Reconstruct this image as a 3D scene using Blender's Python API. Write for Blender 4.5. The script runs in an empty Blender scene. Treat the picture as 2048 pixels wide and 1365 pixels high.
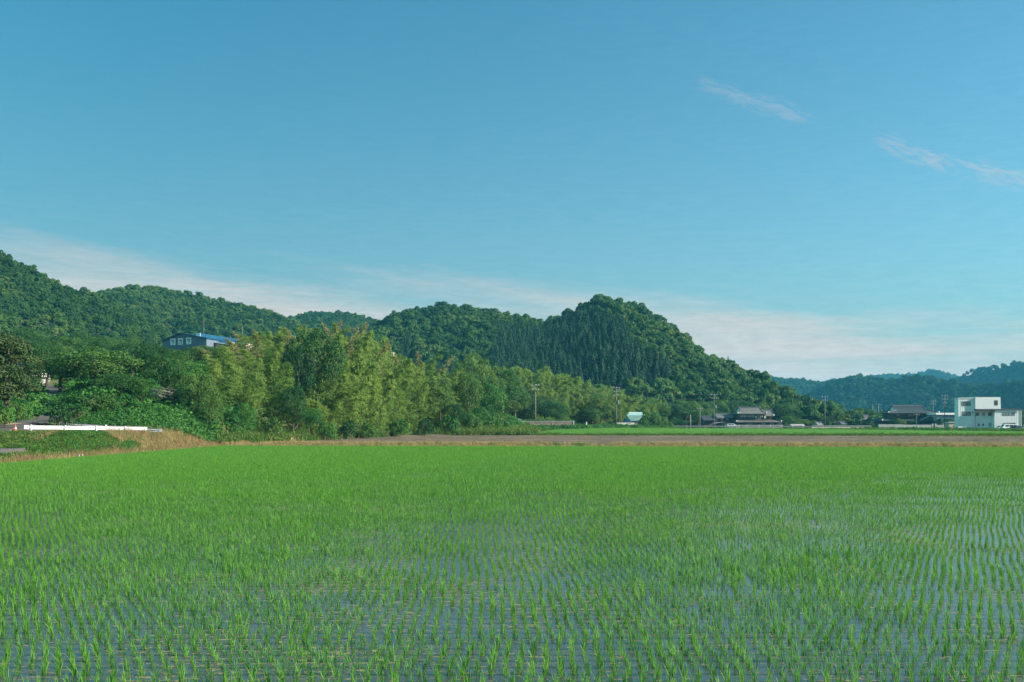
import bpy, math, random
import numpy as np
from mathutils import Vector, Matrix

R = math.radians
rnd = random.Random(7)
rng = np.random.default_rng(7)
scene = bpy.context.scene
COL = scene.collection

# ------------------------------------------------------------------ camera, sky, sun, exposure
F = 1991.0            # focal length in photo pixels (35 mm lens)
CAMZ = 2.72
HOR = 846.0
cam_d = bpy.data.cameras.new('camera')
cam = bpy.data.objects.new('camera', cam_d)
COL.objects.link(cam)
cam.location = (0, 0, CAMZ)
cam.rotation_euler = (R(90), 0, 0)
cam_d.lens = 35.0
cam_d.sensor_width = 36.0
cam_d.shift_y = (HOR - 682.5) / 2048.0
cam_d.clip_start = 0.1
cam_d.clip_end = 30000
scene.camera = cam

SUN_EL = R(27)
SUN_AZ = R(106)        # clockwise from the view direction: from the right, a touch behind the camera
sun_d = bpy.data.lights.new('sun', 'SUN')
sun_d.energy = 4.8
sun_d.angle = R(0.55)
sun_d.color = (1.0, 0.93, 0.80)
sun = bpy.data.objects.new('sun', sun_d)
COL.objects.link(sun)
to_sun = Vector((math.sin(SUN_AZ) * math.cos(SUN_EL), math.cos(SUN_AZ) * math.cos(SUN_EL), math.sin(SUN_EL)))
sun.rotation_euler = to_sun.to_track_quat('Z', 'Y').to_euler()
sun.location = (60, -20, 80)

world = bpy.data.worlds.new('World')
scene.world = world
world.use_nodes = True
SKY_STRENGTH = 0.050
SKY_TINT = (0.185, 0.94, 1.02)


def build_world():
    nt = world.node_tree
    nt.nodes.clear()
    L = nt.links.new

    def node(t, **kw):
        n = nt.nodes.new(t)
        for k, v in kw.items():
            setattr(n, k, v)
        return n

    def val(s, v):
        s.default_value = v

    def math_(op, a, b=None, clamp=False):
        n = node('ShaderNodeMath', operation=op, use_clamp=clamp)
        for i, q in enumerate((a, b)):
            if q is None:
                continue
            if isinstance(q, (int, float)):
                n.inputs[i].default_value = q
            else:
                L(q, n.inputs[i])
        return n.outputs[0]

    def smooth(x, a, b, lo=0.0, hi=1.0):
        n = node('ShaderNodeMapRange', interpolation_type='SMOOTHSTEP')
        L(x, n.inputs['Value'])
        for k, v in (('From Min', a), ('From Max', b), ('To Min', lo), ('To Max', hi)):
            n.inputs[k].default_value = v
        return n.outputs[0]

    out = node('ShaderNodeOutputWorld')
    bg = node('ShaderNodeBackground')
    val(bg.inputs['Strength'], SKY_STRENGTH)
    sky = node('ShaderNodeTexSky', sky_type='NISHITA', sun_disc=False)
    sky.sun_elevation = SUN_EL
    sky.sun_rotation = -SUN_AZ
    sky.altitude = 50
    sky.air_density = 1.0
    sky.dust_density = 2.2
    sky.ozone_density = 1.6
    tint = node('ShaderNodeMix', data_type='RGBA', blend_type='MULTIPLY')
    val(tint.inputs['Factor'], 1.0)
    L(sky.outputs[0], tint.inputs['A'])

    tc = node('ShaderNodeTexCoord')
    sep = node('ShaderNodeSeparateXYZ')
    L(tc.outputs['Generated'], sep.inputs[0])
    x, y, z = sep.outputs
    az = math_('ARCTAN2', x, y)
    hl = math_('SQRT', math_('ADD', math_('MULTIPLY', x, x), math_('MULTIPLY', y, y)))
    el = math_('DIVIDE', z, math_('MAXIMUM', hl, 1e-4))

    # the sky brightens smoothly towards the sun's side
    sa = math_('DIVIDE', x, math_('MAXIMUM', hl, 1e-4))
    gain = math_('ADD', 1.23, math_('MULTIPLY', sa, 0.27))
    gain = math_('MULTIPLY', gain, math_('SUBTRACT', 1.0, math_('MULTIPLY', math_('POWER', 2.718, math_('MULTIPLY', math_('MAXIMUM', el, 0.0), -5.0)), 0.24)))
    tv = node('ShaderNodeVectorMath', operation='SCALE')
    tv.inputs[0].default_value = SKY_TINT
    L(gain, tv.inputs['Scale'])
    L(tv.outputs[0], tint.inputs['B'])

    def noise(sx, sy, scale, detail, rough, off=0.0, skew=0.0, dist=0.0):
        c = node('ShaderNodeCombineXYZ')
        ax = math_('ADD', math_('MULTIPLY', az, sx), off)
        ey = math_('ADD', math_('MULTIPLY', el, sy), math_('MULTIPLY', az, skew))
        L(ax, c.inputs[0]); L(ey, c.inputs[1])
        n = node('ShaderNodeTexNoise')
        n.inputs['Scale'].default_value = scale
        n.inputs['Detail'].default_value = detail
        n.inputs['Roughness'].default_value = rough
        n.inputs['Distortion'].default_value = dist
        L(c.outputs[0], n.inputs['Vector'])
        return n.outputs['Fac']

    # low cloud bank round the horizon, its top edge slanting down to the right
    azc = math_('MINIMUM', math_('MAXIMUM', az, -0.8), 0.8)
    top = math_('ADD', math_('MULTIPLY', azc, -0.050), 0.137)
    n1 = noise(2.2, 17, 1.0, 6, 0.62, 3.1, 2.6, 0.6)
    n2 = noise(7, 60, 1.0, 5, 0.6, 9.0, 0.5, 0.4)
    d = math_('SUBTRACT', top, el)
    d = math_('ADD', d, math_('MULTIPLY', math_('SUBTRACT', n1, 0.5), 0.10))
    d = math_('ADD', d, math_('MULTIPLY', math_('SUBTRACT', n2, 0.5), 0.014))
    bank = smooth(d, -0.040, 0.058)
    # thin it a little right at the horizon and in streaks
    streak = smooth(noise(3.5, 75, 1.0, 4, 0.6, 20.0, 0.6, 0.3), 0.30, 0.62, 0.74, 0.98)
    ripple = smooth(noise(36, 230, 1.0, 4, 0.65, 5.0, 2.0, 0.5), 0.3, 0.7, 0.90, 1.06)
    bank = math_('MULTIPLY', math_('MULTIPLY', bank, streak), 0.96)
    # sweeping cirrus tails above the bank
    tails = smooth(noise(2.0, 26, 1.0, 6, 0.6, 41.0, 5.5, 0.9), 0.50, 0.74)
    tails = math_('MULTIPLY', tails, smooth(math_('SUBTRACT', math_('ADD', top, 0.045), el), -0.01, 0.06))
    tails = math_('MULTIPLY', tails, 0.45)
    # faint mottled wisps in a line high on the right
    line = math_('SUBTRACT', el, math_('ADD', math_('MULTIPLY', math_('SUBTRACT', az, 0.162), -0.40), 0.342))
    wl = smooth(math_('ABSOLUTE', math_('ADD', line, math_('MULTIPLY', math_('SUBTRACT', noise(9, 9, 1.0, 3, 0.5, 77.0), 0.5), 0.035))), 0.002, 0.024, 1.0, 0.0)
    wn = smooth(noise(26, 95, 1.0, 8, 0.68, 2.0, 36.0, 0.7), 0.25, 0.64)
    wp = math_('MAXIMUM', math_('MULTIPLY', smooth(az, 0.15, 0.20), smooth(az, 0.27, 0.335, 1.0, 0.0)), math_('MULTIPLY', smooth(az, 0.325, 0.38), 1.5))
    ws = math_('MULTIPLY', smooth(az, 0.13, 0.20), smooth(az, 0.60, 0.75, 1.0, 0.0))
    wisp = math_('MULTIPLY', math_('MULTIPLY', wl, wn), math_('MULTIPLY', wp, ws))
    wisp = math_('MULTIPLY', wisp, 0.32)
    fac = math_('MAXIMUM', math_('MAXIMUM', bank, tails), wisp)
    veil = math_('MULTIPLY', math_('POWER', 2.718, math_('MULTIPLY', el, -7.0)), 0.62)
    veil = math_('ADD', veil, math_('MAXIMUM', math_('ADD', 0.035, math_('MULTIPLY', sa, 0.095)), 0.0))
    fac = math_('MAXIMUM', fac, veil)
    fac = math_('MINIMUM', fac, 1.0)
    cc = node('ShaderNodeMix', data_type='RGBA', blend_type='MULTIPLY')
    val(cc.inputs['Factor'], 1.0)
    CL = 0.44 / SKY_STRENGTH
    cc.inputs['A'].default_value = (0.615 * CL, 0.56 * CL, 0.52 * CL, 1)
    L(ripple, cc.inputs['B'])
    mix = node('ShaderNodeMix', data_type='RGBA')
    L(fac, mix.inputs['Factor'])
    L(tint.outputs['Result'], mix.inputs['A'])
    L(cc.outputs['Result'], mix.inputs['B'])
    L(mix.outputs['Result'], bg.inputs['Color'])
    L(bg.outputs[0], out.inputs[0])


build_world()

vs = scene.view_settings
scene.display_settings.display_device = 'sRGB'
vs.view_transform = 'Standard'
vs.look = 'None'
vs.exposure = 1.4
vs.gamma = 1.0
vs.use_curve_mapping = False
cy = scene.cycles
cy.use_denoising = True
cy.max_bounces = 6
cy.diffuse_bounces = 3
cy.glossy_bounces = 2
cy.transmission_bounces = 4
cy.transparent_max_bounces = 6
cy.volume_bounces = 0
cy.caustics_reflective = False
cy.caustics_refractive = False
cy.sample_clamp_indirect = 4.0

# ------------------------------------------------------------------ helpers


def wx(px, d):
    return (px - 1024.0) / F * d


def wz(py, d):
    return CAMZ - (py - HOR) / F * d


def sstep(a, b, t):
    u = np.clip((np.asarray(t, float) - a) / (b - a), 0, 1)
    return u * u * (3 - 2 * u)


def nmath(nt, op, a, b=None):
    n = nt.nodes.new('ShaderNodeMath'); n.operation = op
    for i, q in enumerate((a, b)):
        if q is None:
            continue
        if isinstance(q, (int, float)):
            n.inputs[i].default_value = q
        else:
            nt.links.new(q, n.inputs[i])
    return n.outputs[0]


def mat(name, c1, c2=None, scale=1.0, rough=0.8, spec=0.3, bump=0.0, bscale=None, metal=0.0, stretch=None, c3=None):
    """surface with two (or three) base colours broken up by noise, fine bump, object space"""
    m = bpy.data.materials.new(name)
    m.use_nodes = True
    nt = m.node_tree
    b = nt.nodes['Principled BSDF']
    b.inputs['Roughness'].default_value = rough
    b.inputs['Specular IOR Level'].default_value = spec
    b.inputs['Metallic'].default_value = metal
    if c2 is None:
        c2 = tuple(v * 0.8 for v in c1)
    tc = nt.nodes.new('ShaderNodeTexCoord')
    vec = tc.outputs['Object']
    if stretch:
        mp = nt.nodes.new('ShaderNodeMapping')
        mp.inputs['Scale'].default_value = stretch
        nt.links.new(vec, mp.inputs[0]); vec = mp.outputs[0]
    n = nt.nodes.new('ShaderNodeTexNoise')
    n.inputs['Scale'].default_value = scale
    n.inputs['Detail'].default_value = 6
    n.inputs['Roughness'].default_value = 0.65
    nt.links.new(vec, n.inputs['Vector'])
    cr = nt.nodes.new('ShaderNodeValToRGB')
    cr.color_ramp.elements[0].position = 0.32
    cr.color_ramp.elements[1].position = 0.68
    cr.color_ramp.elements[0].color = tuple(c1) + (1,)
    cr.color_ramp.elements[1].color = tuple(c2) + (1,)
    if c3:
        e = cr.color_ramp.elements.new(0.5); e.color = tuple(c3) + (1,)
    nt.links.new(n.outputs['Fac'], cr.inputs[0])
    nt.links.new(cr.outputs[0], b.inputs['Base Color'])
    if bump:
        n2 = nt.nodes.new('ShaderNodeTexNoise')
        n2.inputs['Scale'].default_value = bscale or scale * 4
        n2.inputs['Detail'].default_value = 5
        nt.links.new(vec, n2.inputs['Vector'])
        bp = nt.nodes.new('ShaderNodeBump')
        bp.inputs['Strength'].default_value = bump
        bp.inputs['Distance'].default_value = 0.1
        nt.links.new(n2.outputs['Fac'], bp.inputs['Height'])
        nt.links.new(bp.outputs[0], b.inputs['Normal'])
    return m


def leaf_mat(name, ca, cb, transl=0.35, rough=0.6, spec=0.12, rand=0.5, cc=None):
    """leaf: colour runs ca -> cb by the leaf's own tint and by plant; some light passes through"""
    m = bpy.data.materials.new(name)
    m.use_nodes = True
    nt = m.node_tree
    b = nt.nodes['Principled BSDF']
    b.inputs['Roughness'].default_value = rough
    b.inputs['Specular IOR Level'].default_value = spec
    at = nt.nodes.new('ShaderNodeAttribute'); at.attribute_name = 'tint'
    oi = nt.nodes.new('ShaderNodeObjectInfo')
    f = nmath(nt, 'ADD', nmath(nt, 'MULTIPLY', at.outputs['Fac'], 1 - rand), nmath(nt, 'MULTIPLY', oi.outputs['Random'], rand))
    cr = nt.nodes.new('ShaderNodeValToRGB')
    cr.color_ramp.elements[0].position = 0.15
    cr.color_ramp.elements[1].position = 0.85
    cr.color_ramp.elements[0].color = tuple(ca) + (1,)
    cr.color_ramp.elements[1].color = tuple(cb) + (1,)
    if cc:
        e = cr.color_ramp.elements.new(0.93); e.color = tuple(cc) + (1,)
    nt.links.new(f, cr.inputs[0])
    nt.links.new(cr.outputs[0], b.inputs['Base Color'])
    tr = nt.nodes.new('ShaderNodeBsdfTranslucent')
    nt.links.new(cr.outputs[0], tr.inputs['Color'])
    mx = nt.nodes.new('ShaderNodeMixShader')
    mx.inputs[0].default_value = transl
    nt.links.new(b.outputs[0], mx.inputs[1])
    nt.links.new(tr.outputs[0], mx.inputs[2])
    nt.links.new(mx.outputs[0], nt.nodes['Material Output'].inputs[0])
    return m


def setp(o, label=None, cat=None, group=None, kind=None):
    if label: o['label'] = label
    if cat: o['category'] = cat
    if group: o['group'] = group
    if kind: o['kind'] = kind
    return o


def link(name, me, parent=None, loc=None):
    o = bpy.data.objects.new(name, me)
    COL.objects.link(o)
    if parent is not None:
        o.parent = parent
    if loc is not None:
        o.location = loc
    return o


def thing(name, label, cat, loc=(0, 0, 0), rz=0.0, group=None, sc=1.0):
    o = bpy.data.objects.new(name, None)
    COL.objects.link(o)
    o.empty_display_size = 0.3
    o.location = loc
    o.rotation_euler = (0, 0, rz)
    o.scale = (sc, sc, sc)
    return setp(o, label, cat, group)


class MB:
    """collects boxes, tubes and faces; build() makes ONE mesh object"""
    def __init__(s):
        s.v, s.f = [], []

    def add(s, vs, fs):
        k = len(s.v)
        s.v += [tuple(p) for p in vs]
        s.f += [tuple(i + k for i in f) for f in fs]
        return s

    def box(s, x0, x1, y0, y1, z0, z1):
        return s.add([(x0, y0, z0), (x1, y0, z0), (x1, y1, z0), (x0, y1, z0), (x0, y0, z1), (x1, y0, z1), (x1, y1, z1), (x0, y1, z1)],
                     [(3, 2, 1, 0), (4, 5, 6, 7), (0, 1, 5, 4), (1, 2, 6, 5), (2, 3, 7, 6), (3, 0, 4, 7)])

    def tube(s, pts, rad, n=8, cap=True):
        pts = [Vector(p) for p in pts]
        k0 = len(s.v)
        for i, p in enumerate(pts):
            a = pts[max(0, i - 1)]; b = pts[min(len(pts) - 1, i + 1)]
            d = (b - a).normalized()
            u = d.orthogonal().normalized() if abs(d.z) < 0.95 else Vector((1, 0, 0))
            u = (u - d * u.dot(d)).normalized()
            w = d.cross(u)
            r = rad[i] if isinstance(rad, (list, tuple)) else rad
            for j in range(n):
                t = 2 * math.pi * j / n
                s.v.append(tuple(p + (u * math.cos(t) + w * math.sin(t)) * r))
        for i in range(len(pts) - 1):
            for j in range(n):
                a = k0 + i * n + j; b = k0 + i * n + (j + 1) % n
                s.f.append((a, b, b + n, a + n))
        if cap:
            s.f.append(tuple(k0 + j for j in reversed(range(n))))
            e = k0 + (len(pts) - 1) * n
            s.f.append(tuple(e + j for j in range(n)))
        return s

    def prism(s, poly, axis, a, b):
        """extrude a 2-D polygon along an axis ('x','y','z') from a to b"""
        n = len(poly)

        def P(q, t):
            return {'x': (t, q[0], q[1]), 'y': (q[0], t, q[1]), 'z': (q[0], q[1], t)}[axis]
        vs = [P(q, a) for q in poly] + [P(q, b) for q in poly]
        fs = [tuple(range(n)), tuple(n + i for i in reversed(range(n)))]
        fs += [(i, i + n, (i + 1) % n + n, (i + 1) % n) for i in range(n)]
        return s.add(vs, fs)

    def mesh(s, name, m, smooth=False):
        me = bpy.data.meshes.new(name)
        me.from_pydata(s.v, [], s.f)
        me.validate()
        import bmesh
        bm = bmesh.new(); bm.from_mesh(me)
        bmesh.ops.recalc_face_normals(bm, faces=bm.faces)
        bm.to_mesh(me); bm.free()
        me.materials.append(m)
        if smooth:
            me.polygons.foreach_set('use_smooth', [True] * len(me.polygons))
        return me

    def build(s, name, m, parent=None, smooth=False, loc=None):
        return link(name, s.mesh(name, m, smooth), parent, loc)


def quads_mesh(name, Q, m, tint=None):
    """Q: (n,4,3) array of leaf quads"""
    n = len(Q)
    me = bpy.data.meshes.new(name)
    me.vertices.add(n * 4)
    me.vertices.foreach_set('co', np.asarray(Q, np.float32).reshape(-1))
    me.loops.add(n * 4)
    me.loops.foreach_set('vertex_index', np.arange(n * 4, dtype=np.int32))
    me.polygons.add(n)
    me.polygons.foreach_set('loop_start', np.arange(0, n * 4, 4, dtype=np.int32))
    me.update(calc_edges=True)
    me.materials.append(m)
    a = me.attributes.new('tint', 'FLOAT', 'FACE')
    if tint is None:
        tint = rng.random(n)
    a.data.foreach_set('value', np.asarray(tint, np.float32))
    return me


def unit(v):
    return v / np.maximum(np.linalg.norm(v, axis=-1, keepdims=True), 1e-9)


def leaves(P, N, L, W, axis=None):
    """diamond leaves at P facing N, half length L, half width W"""
    n = len(P)
    N = unit(N)
    if axis is None:
        axis = rng.normal(size=(n, 3))
    U = unit(axis - N * np.sum(axis * N, axis=1, keepdims=True))
    V = np.cross(N, U)
    L = np.broadcast_to(np.asarray(L), (n,))[:, None]
    W = np.broadcast_to(np.asarray(W), (n,))[:, None]
    return np.stack([P - U * L, P + V * W + U * L * 0.1, P + U * L, P - V * W + U * L * 0.1], axis=1)


def gn_scatter(name, pts, protos, rot, scl, idx, label=None):
    """one 'stuff' object: prototypes instanced on points"""
    me = bpy.data.meshes.new(name)
    n = len(pts)
    me.vertices.add(n)
    me.vertices.foreach_set('co', np.asarray(pts, np.float32).reshape(-1))
    a = me.attributes.new('rot', 'FLOAT_VECTOR', 'POINT'); a.data.foreach_set('vector', np.asarray(rot, np.float32).reshape(-1))
    a = me.attributes.new('scl', 'FLOAT_VECTOR', 'POINT')
    scl = np.asarray(scl, np.float32)
    if scl.ndim == 1:
        scl = np.repeat(scl[:, None], 3, axis=1)
    a.data.foreach_set('vector', scl.reshape(-1))
    a = me.attributes.new('idx', 'INT', 'POINT'); a.data.foreach_set('value', np.asarray(idx, np.int32))
    o = link(name, me)
    o['kind'] = 'stuff'
    if label:
        o['label'] = label
    pc = bpy.data.collections.new(name + ' shapes')
    for i, m in enumerate(protos):
        pc.objects.link(bpy.data.objects.new('%s_shape_%02d' % (name, i), m))
    g = bpy.data.node_groups.new(name, 'GeometryNodeTree')
    g.interface.new_socket('Geometry', in_out='INPUT', socket_type='NodeSocketGeometry')
    g.interface.new_socket('Geometry', in_out='OUTPUT', socket_type='NodeSocketGeometry')
    gi = g.nodes.new('NodeGroupInput'); go = g.nodes.new('NodeGroupOutput')
    ip = g.nodes.new('GeometryNodeInstanceOnPoints')
    ci = g.nodes.new('GeometryNodeCollectionInfo')
    ci.inputs['Collection'].default_value = pc
    ci.inputs['Separate Children'].default_value = True
    ci.inputs['Reset Children'].default_value = True

    def na(nm, t):
        k = g.nodes.new('GeometryNodeInputNamedAttribute'); k.data_type = t
        k.inputs['Name'].default_value = nm
        return [s for s in k.outputs if s.enabled and s.name == 'Attribute'][0]
    g.links.new(gi.outputs[0], ip.inputs['Points'])
    g.links.new(ci.outputs[0], ip.inputs['Instance'])
    ip.inputs['Pick Instance'].default_value = True
    g.links.new(na('idx', 'INT'), ip.inputs['Instance Index'])
    er = g.nodes.new('FunctionNodeEulerToRotation')
    g.links.new(na('rot', 'FLOAT_VECTOR'), er.inputs[0])
    g.links.new(er.outputs[0], ip.inputs['Rotation'])
    g.links.new(na('scl', 'FLOAT_VECTOR'), ip.inputs['Scale'])
    g.links.new(ip.outputs[0], go.inputs[0])
    md = o.modifiers.new('scatter', 'NODES')
    md.node_group = g
    return o


def rotz(n, tilt=0.0):
    r = rng.normal(scale=tilt, size=(n, 3)) if tilt else np.zeros((n, 3))
    r[:, 2] = rng.random(n) * 6.283
    return r


def vnoise(x, y, seed=0):
    """smooth value noise on arrays, 0..1"""
    x = np.asarray(x, float); y = np.asarray(y, float)
    xi = np.floor(x); yi = np.floor(y)
    fx = x - xi; fy = y - yi
    fx = fx * fx * (3 - 2 * fx); fy = fy * fy * (3 - 2 * fy)

    def h(a, b):
        t = np.sin(a * 127.1 + b * 311.7 + seed * 74.7) * 43758.5453
        return t - np.floor(t)
    return (h(xi, yi) * (1 - fx) + h(xi + 1, yi) * fx) * (1 - fy) + (h(xi, yi + 1) * (1 - fx) + h(xi + 1, yi + 1) * fx) * fy


def fbm(x, y, seed=0, o=4):
    t = 0; a = 0.5; s = 0
    for k in range(o):
        t = t + a * vnoise(np.asarray(x) * 2 ** k, np.asarray(y) * 2 ** k, seed + k); s += a; a *= 0.55
    return t / s


# ------------------------------------------------------------------ terrain
SHEAR = 0.085
XL = -33.6            # left edge of the paddy
S1 = 114.6            # far edge of the paddy


def gh(x, y):
    """height of the ground"""
    x = np.asarray(x, float); y = np.asarray(y, float)
    s = y + SHEAR * (x - XL)
    k = np.interp(x, [-10, 15, 55, 110, 135, 400], [0.0085, 0.0085, 0.0026, 0.0022, -0.0006, 0.0005])
    z = np.interp(s, [S1, S1 + 1.6, S1 + 2.6, 176, 178.5, 180], [-0.2, 0.34, 0.2, 0.48, 0.50, 0.66])
    z = z + np.clip(s - 180, 0, 130) * k
    z = np.where(s < S1, -0.2, z)
    # the bamboo rise left of the brown field
    edge = np.interp(x, [-36, -2, 40], [121, 190, 275])
    z = z + 3.2 * sstep(0, 45, y - edge - 3) * sstep(6, -4, x) + 0.25 * sstep(-4, 2, y - edge) * sstep(6, -4, x)
    # the road bank on the left
    bh = np.interp(s, [0, 76, 81, 98, 104, 112, 117, 122], [0.8, 0.8, 1.76, 1.52, 1.25, 0.70, 0.32, 0.35])
    t = sstep(XL, XL - 3.1, x)
    z = np.where(x < XL, np.where(s < 124, -0.2 * (1 - t) + bh * t, z), z)
    # wooded rise behind the road
    s0 = 99 + 12 * sstep(-45.5, -51, x)
    up = np.interp(y - s0, [0, 12, 50, 100, 160, 300], [0, 3.4, 4.5, 8.0, 12.0, 14.0])
    z = z + up * sstep(-34.5, -40.5 + 0 * x, x + 0.10 * np.clip(y - 115, 0, 60) * -1)
    # the lane climbs behind the guardrail
    z = z + 0.085 * np.clip(y - 87, 0, 30) * sstep(-43.5, -48, x)
    # camera stands on a low road embankment, out of frame
    z = np.where(y < 6.5, np.interp(y, [2.0, 6.5], [1.1, -0.2]), z)
    return z


def ghf(x, y):
    return float(gh(np.array([x]), np.array([y]))[0])


M = {}
M['soil'] = mat('valley_soil', (0.055, 0.075, 0.028), (0.10, 0.085, 0.045), 0.35, 0.95, 0.1, 0.6, 2.0, c3=(0.075, 0.10, 0.035))


def grid_mesh(name, xs, ss, zf, m, shear=SHEAR, kind='structure'):
    X, S = np.meshgrid(np.asarray(xs, float), np.asarray(ss, float))
    Y = S - shear * (X - XL)
    Z = zf(X, Y)
    co = np.stack([X, Y, Z], -1).reshape(-1, 3).astype(np.float32)
    nx, ny = len(xs), len(ss)
    i = (np.arange(ny - 1)[:, None] * nx + np.arange(nx - 1)[None, :]).reshape(-1)
    fc = np.stack([i, i + 1, i + 1 + nx, i + nx], -1).astype(np.int32)
    me = bpy.data.meshes.new(name)
    me.vertices.add(len(co)); me.vertices.foreach_set('co', co.reshape(-1))
    me.loops.add(len(fc) * 4); me.loops.foreach_set('vertex_index', fc.reshape(-1))
    me.polygons.add(len(fc)); me.polygons.foreach_set('loop_start', np.arange(0, len(fc) * 4, 4, dtype=np.int32))
    me.update(calc_edges=True)
    me.polygons.foreach_set('use_smooth', [True] * len(fc))
    me.materials.append(m)
    o = link(name, me)
    if kind:
        o['kind'] = kind
    return o


xs = sorted(set([-3500, -1500, -700, -400, -250, -160, -120, -90] + list(np.arange(-76, -33.6, 1.4)) + [-33.6, -33.9, -34.4, -35.2, -36, -36.7] +
                list(np.arange(-32, 60, 4)) + list(np.arange(60, 190, 6)) + [220, 300, 450, 700, 1500, 3500]))
ss = sorted(set([-400, -100, -20, 0, 2, 3.5, 5, 6.6] + list(np.arange(10, 56, 6)) + list(np.arange(56, 130, 1.6)) +
                [S1, S1 + .5, S1 + 1, S1 + 1.6, S1 + 2.1, S1 + 2.6, 176, 178.5, 180] + list(np.arange(132, 420, 4)) + [440, 500, 600, 800, 1200, 2000, 3500, 6000]))
grid_mesh('ground', xs, ss, gh, M['soil'])


# paddy: shallow water over mud with floating straw
def water_mat():
    m = bpy.data.materials.new('paddy_water')
    m.use_nodes = True
    nt = m.node_tree; L = nt.links.new
    b = nt.nodes['Principled BSDF']
    tc = nt.nodes.new('ShaderNodeTexCoord')

    def noise(scale, detail, rough, st=(1, 1, 1), off=(0, 0, 0), dist=0.0):
        mp = nt.nodes.new('ShaderNodeMapping')
        mp.inputs['Scale'].default_value = st
        mp.inputs['Location'].default_value = off
        L(tc.outputs['Object'], mp.inputs[0])
        n = nt.nodes.new('ShaderNodeTexNoise')
        n.inputs['Scale'].default_value = scale; n.inputs['Detail'].default_value = detail
        n.inputs['Roughness'].default_value = rough; n.inputs['Distortion'].default_value = dist
        L(mp.outputs[0], n.inputs['Vector'])
        return n.outputs['Fac']

    def ramp(f, a, b_):
        n = nt.nodes.new('ShaderNodeMapRange'); n.interpolation_type = 'SMOOTHSTEP'
        L(f, n.inputs['Value']); n.inputs['From Min'].default_value = a; n.inputs['From Max'].default_value = b_
        return n.outputs[0]
    big = noise(0.16, 4, 0.6, off=(11, 3, 0))
    big2 = noise(0.55, 4, 0.6, off=(4, 7, 0))
    fine = noise(13, 6, 0.75, st=(0.5, 1.0, 1), dist=0.4)
    fine2 = noise(42, 4, 0.7, st=(0.5, 1.0, 1))
    thr = nmath(nt, 'ADD', nmath(nt, 'MULTIPLY', nmath(nt, 'SUBTRACT', big, 0.5), 0.24), nmath(nt, 'MULTIPLY', nmath(nt, 'SUBTRACT', big2, 0.5), 0.22))
    f1 = nmath(nt, 'ADD', nmath(nt, 'ADD', fine, thr), nmath(nt, 'MULTIPLY', nmath(nt, 'SUBTRACT', fine2, 0.5), 0.35))
    straw = ramp(f1, 0.535, 0.66)
    mud = nt.nodes.new('ShaderNodeMix'); mud.data_type = 'RGBA'
    L(big2, mud.inputs['Factor'])
    mud.inputs['A'].default_value = (0.022, 0.034, 0.034, 1)
    mud.inputs['B'].default_value = (0.045, 0.055, 0.048, 1)
    mx = nt.nodes.new('ShaderNodeMix'); mx.data_type = 'RGBA'
    L(straw, mx.inputs['Factor'])
    L(mud.outputs['Result'], mx.inputs['A'])
    st = nt.nodes.new('ShaderNodeMix'); st.data_type = 'RGBA'
    L(fine2, st.inputs['Factor'])
    st.inputs['A'].default_value = (0.13, 0.12, 0.06, 1)
    st.inputs['B'].default_value = (0.34, 0.28, 0.15, 1)
    L(st.outputs['Result'], mx.inputs['B'])
    L(mx.outputs['Result'], b.inputs['Base Color'])
    rg = nmath(nt, 'ADD', nmath(nt, 'MULTIPLY', straw, 0.6), 0.10)
    L(rg, b.inputs['Roughness'])
    b.inputs['IOR'].default_value = 1.33
    bp = nt.nodes.new('ShaderNodeBump')
    bp.inputs['Strength'].default_value = 0.35
    bp.inputs['Distance'].default_value = 0.012
    L(nmath(nt, 'ADD', noise(7, 3, 0.6, st=(0.6, 1, 1)), nmath(nt, 'MULTIPLY', straw, 0.8)), bp.inputs['Height'])
    L(bp.outputs[0], b.inputs['Normal'])
    return m


wxs = np.linspace(XL - 0.1, 92, 24)
grid_mesh('paddy_water', wxs, np.linspace(8.0, S1 + 0.1, 20), lambda X, Y: np.zeros_like(X), water_mat())

# ------------------------------------------------------------------ plant shapes
GREEN_RICE = leaf_mat('rice_blade', (0.045, 0.19, 0.022), (0.155, 0.36, 0.042), 0.45, 0.5, 0.2, 0.35)


def rice_mesh(i):
    r = np.random.default_rng(100 + i)
    nb = r.integers(18, 27)
    Q = []
    for b in range(nb):
        a = r.random() * 6.283
        lean = abs(r.normal(0.13, 0.12)) + 0.03
        Ln = r.uniform(0.085, 0.180)
        bx, by = r.normal(0, 0.014, 2)
        w = r.uniform(0.0022, 0.0036)
        d = np.array([math.cos(a), math.sin(a), 0])
        side = np.array([-math.sin(a + r.normal(0, .8)), math.cos(a + r.normal(0, .8)), 0])
        p = np.array([bx, by, -0.02]); th = lean
        segs = 3
        prev = p; pw = w
        for k in range(segs):
            nxt = prev + Ln / segs * (d * math.sin(th) + np.array([0, 0, math.cos(th)]))
            th += lean * 0.75 + r.normal(0, 0.05)
            nw = w * (1.0, 0.85, 0.1)[k]
            Q.append([prev - side * pw, prev + side * pw, nxt + side * nw, nxt - side * nw])
            prev = nxt; pw = nw
    Q = np.array(Q)
    t = np.repeat(r.random(nb), 3)
    return quads_mesh('rice_plant', Q, GREEN_RICE, t)


RICE = [rice_mesh(i) for i in range(10)]

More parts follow.
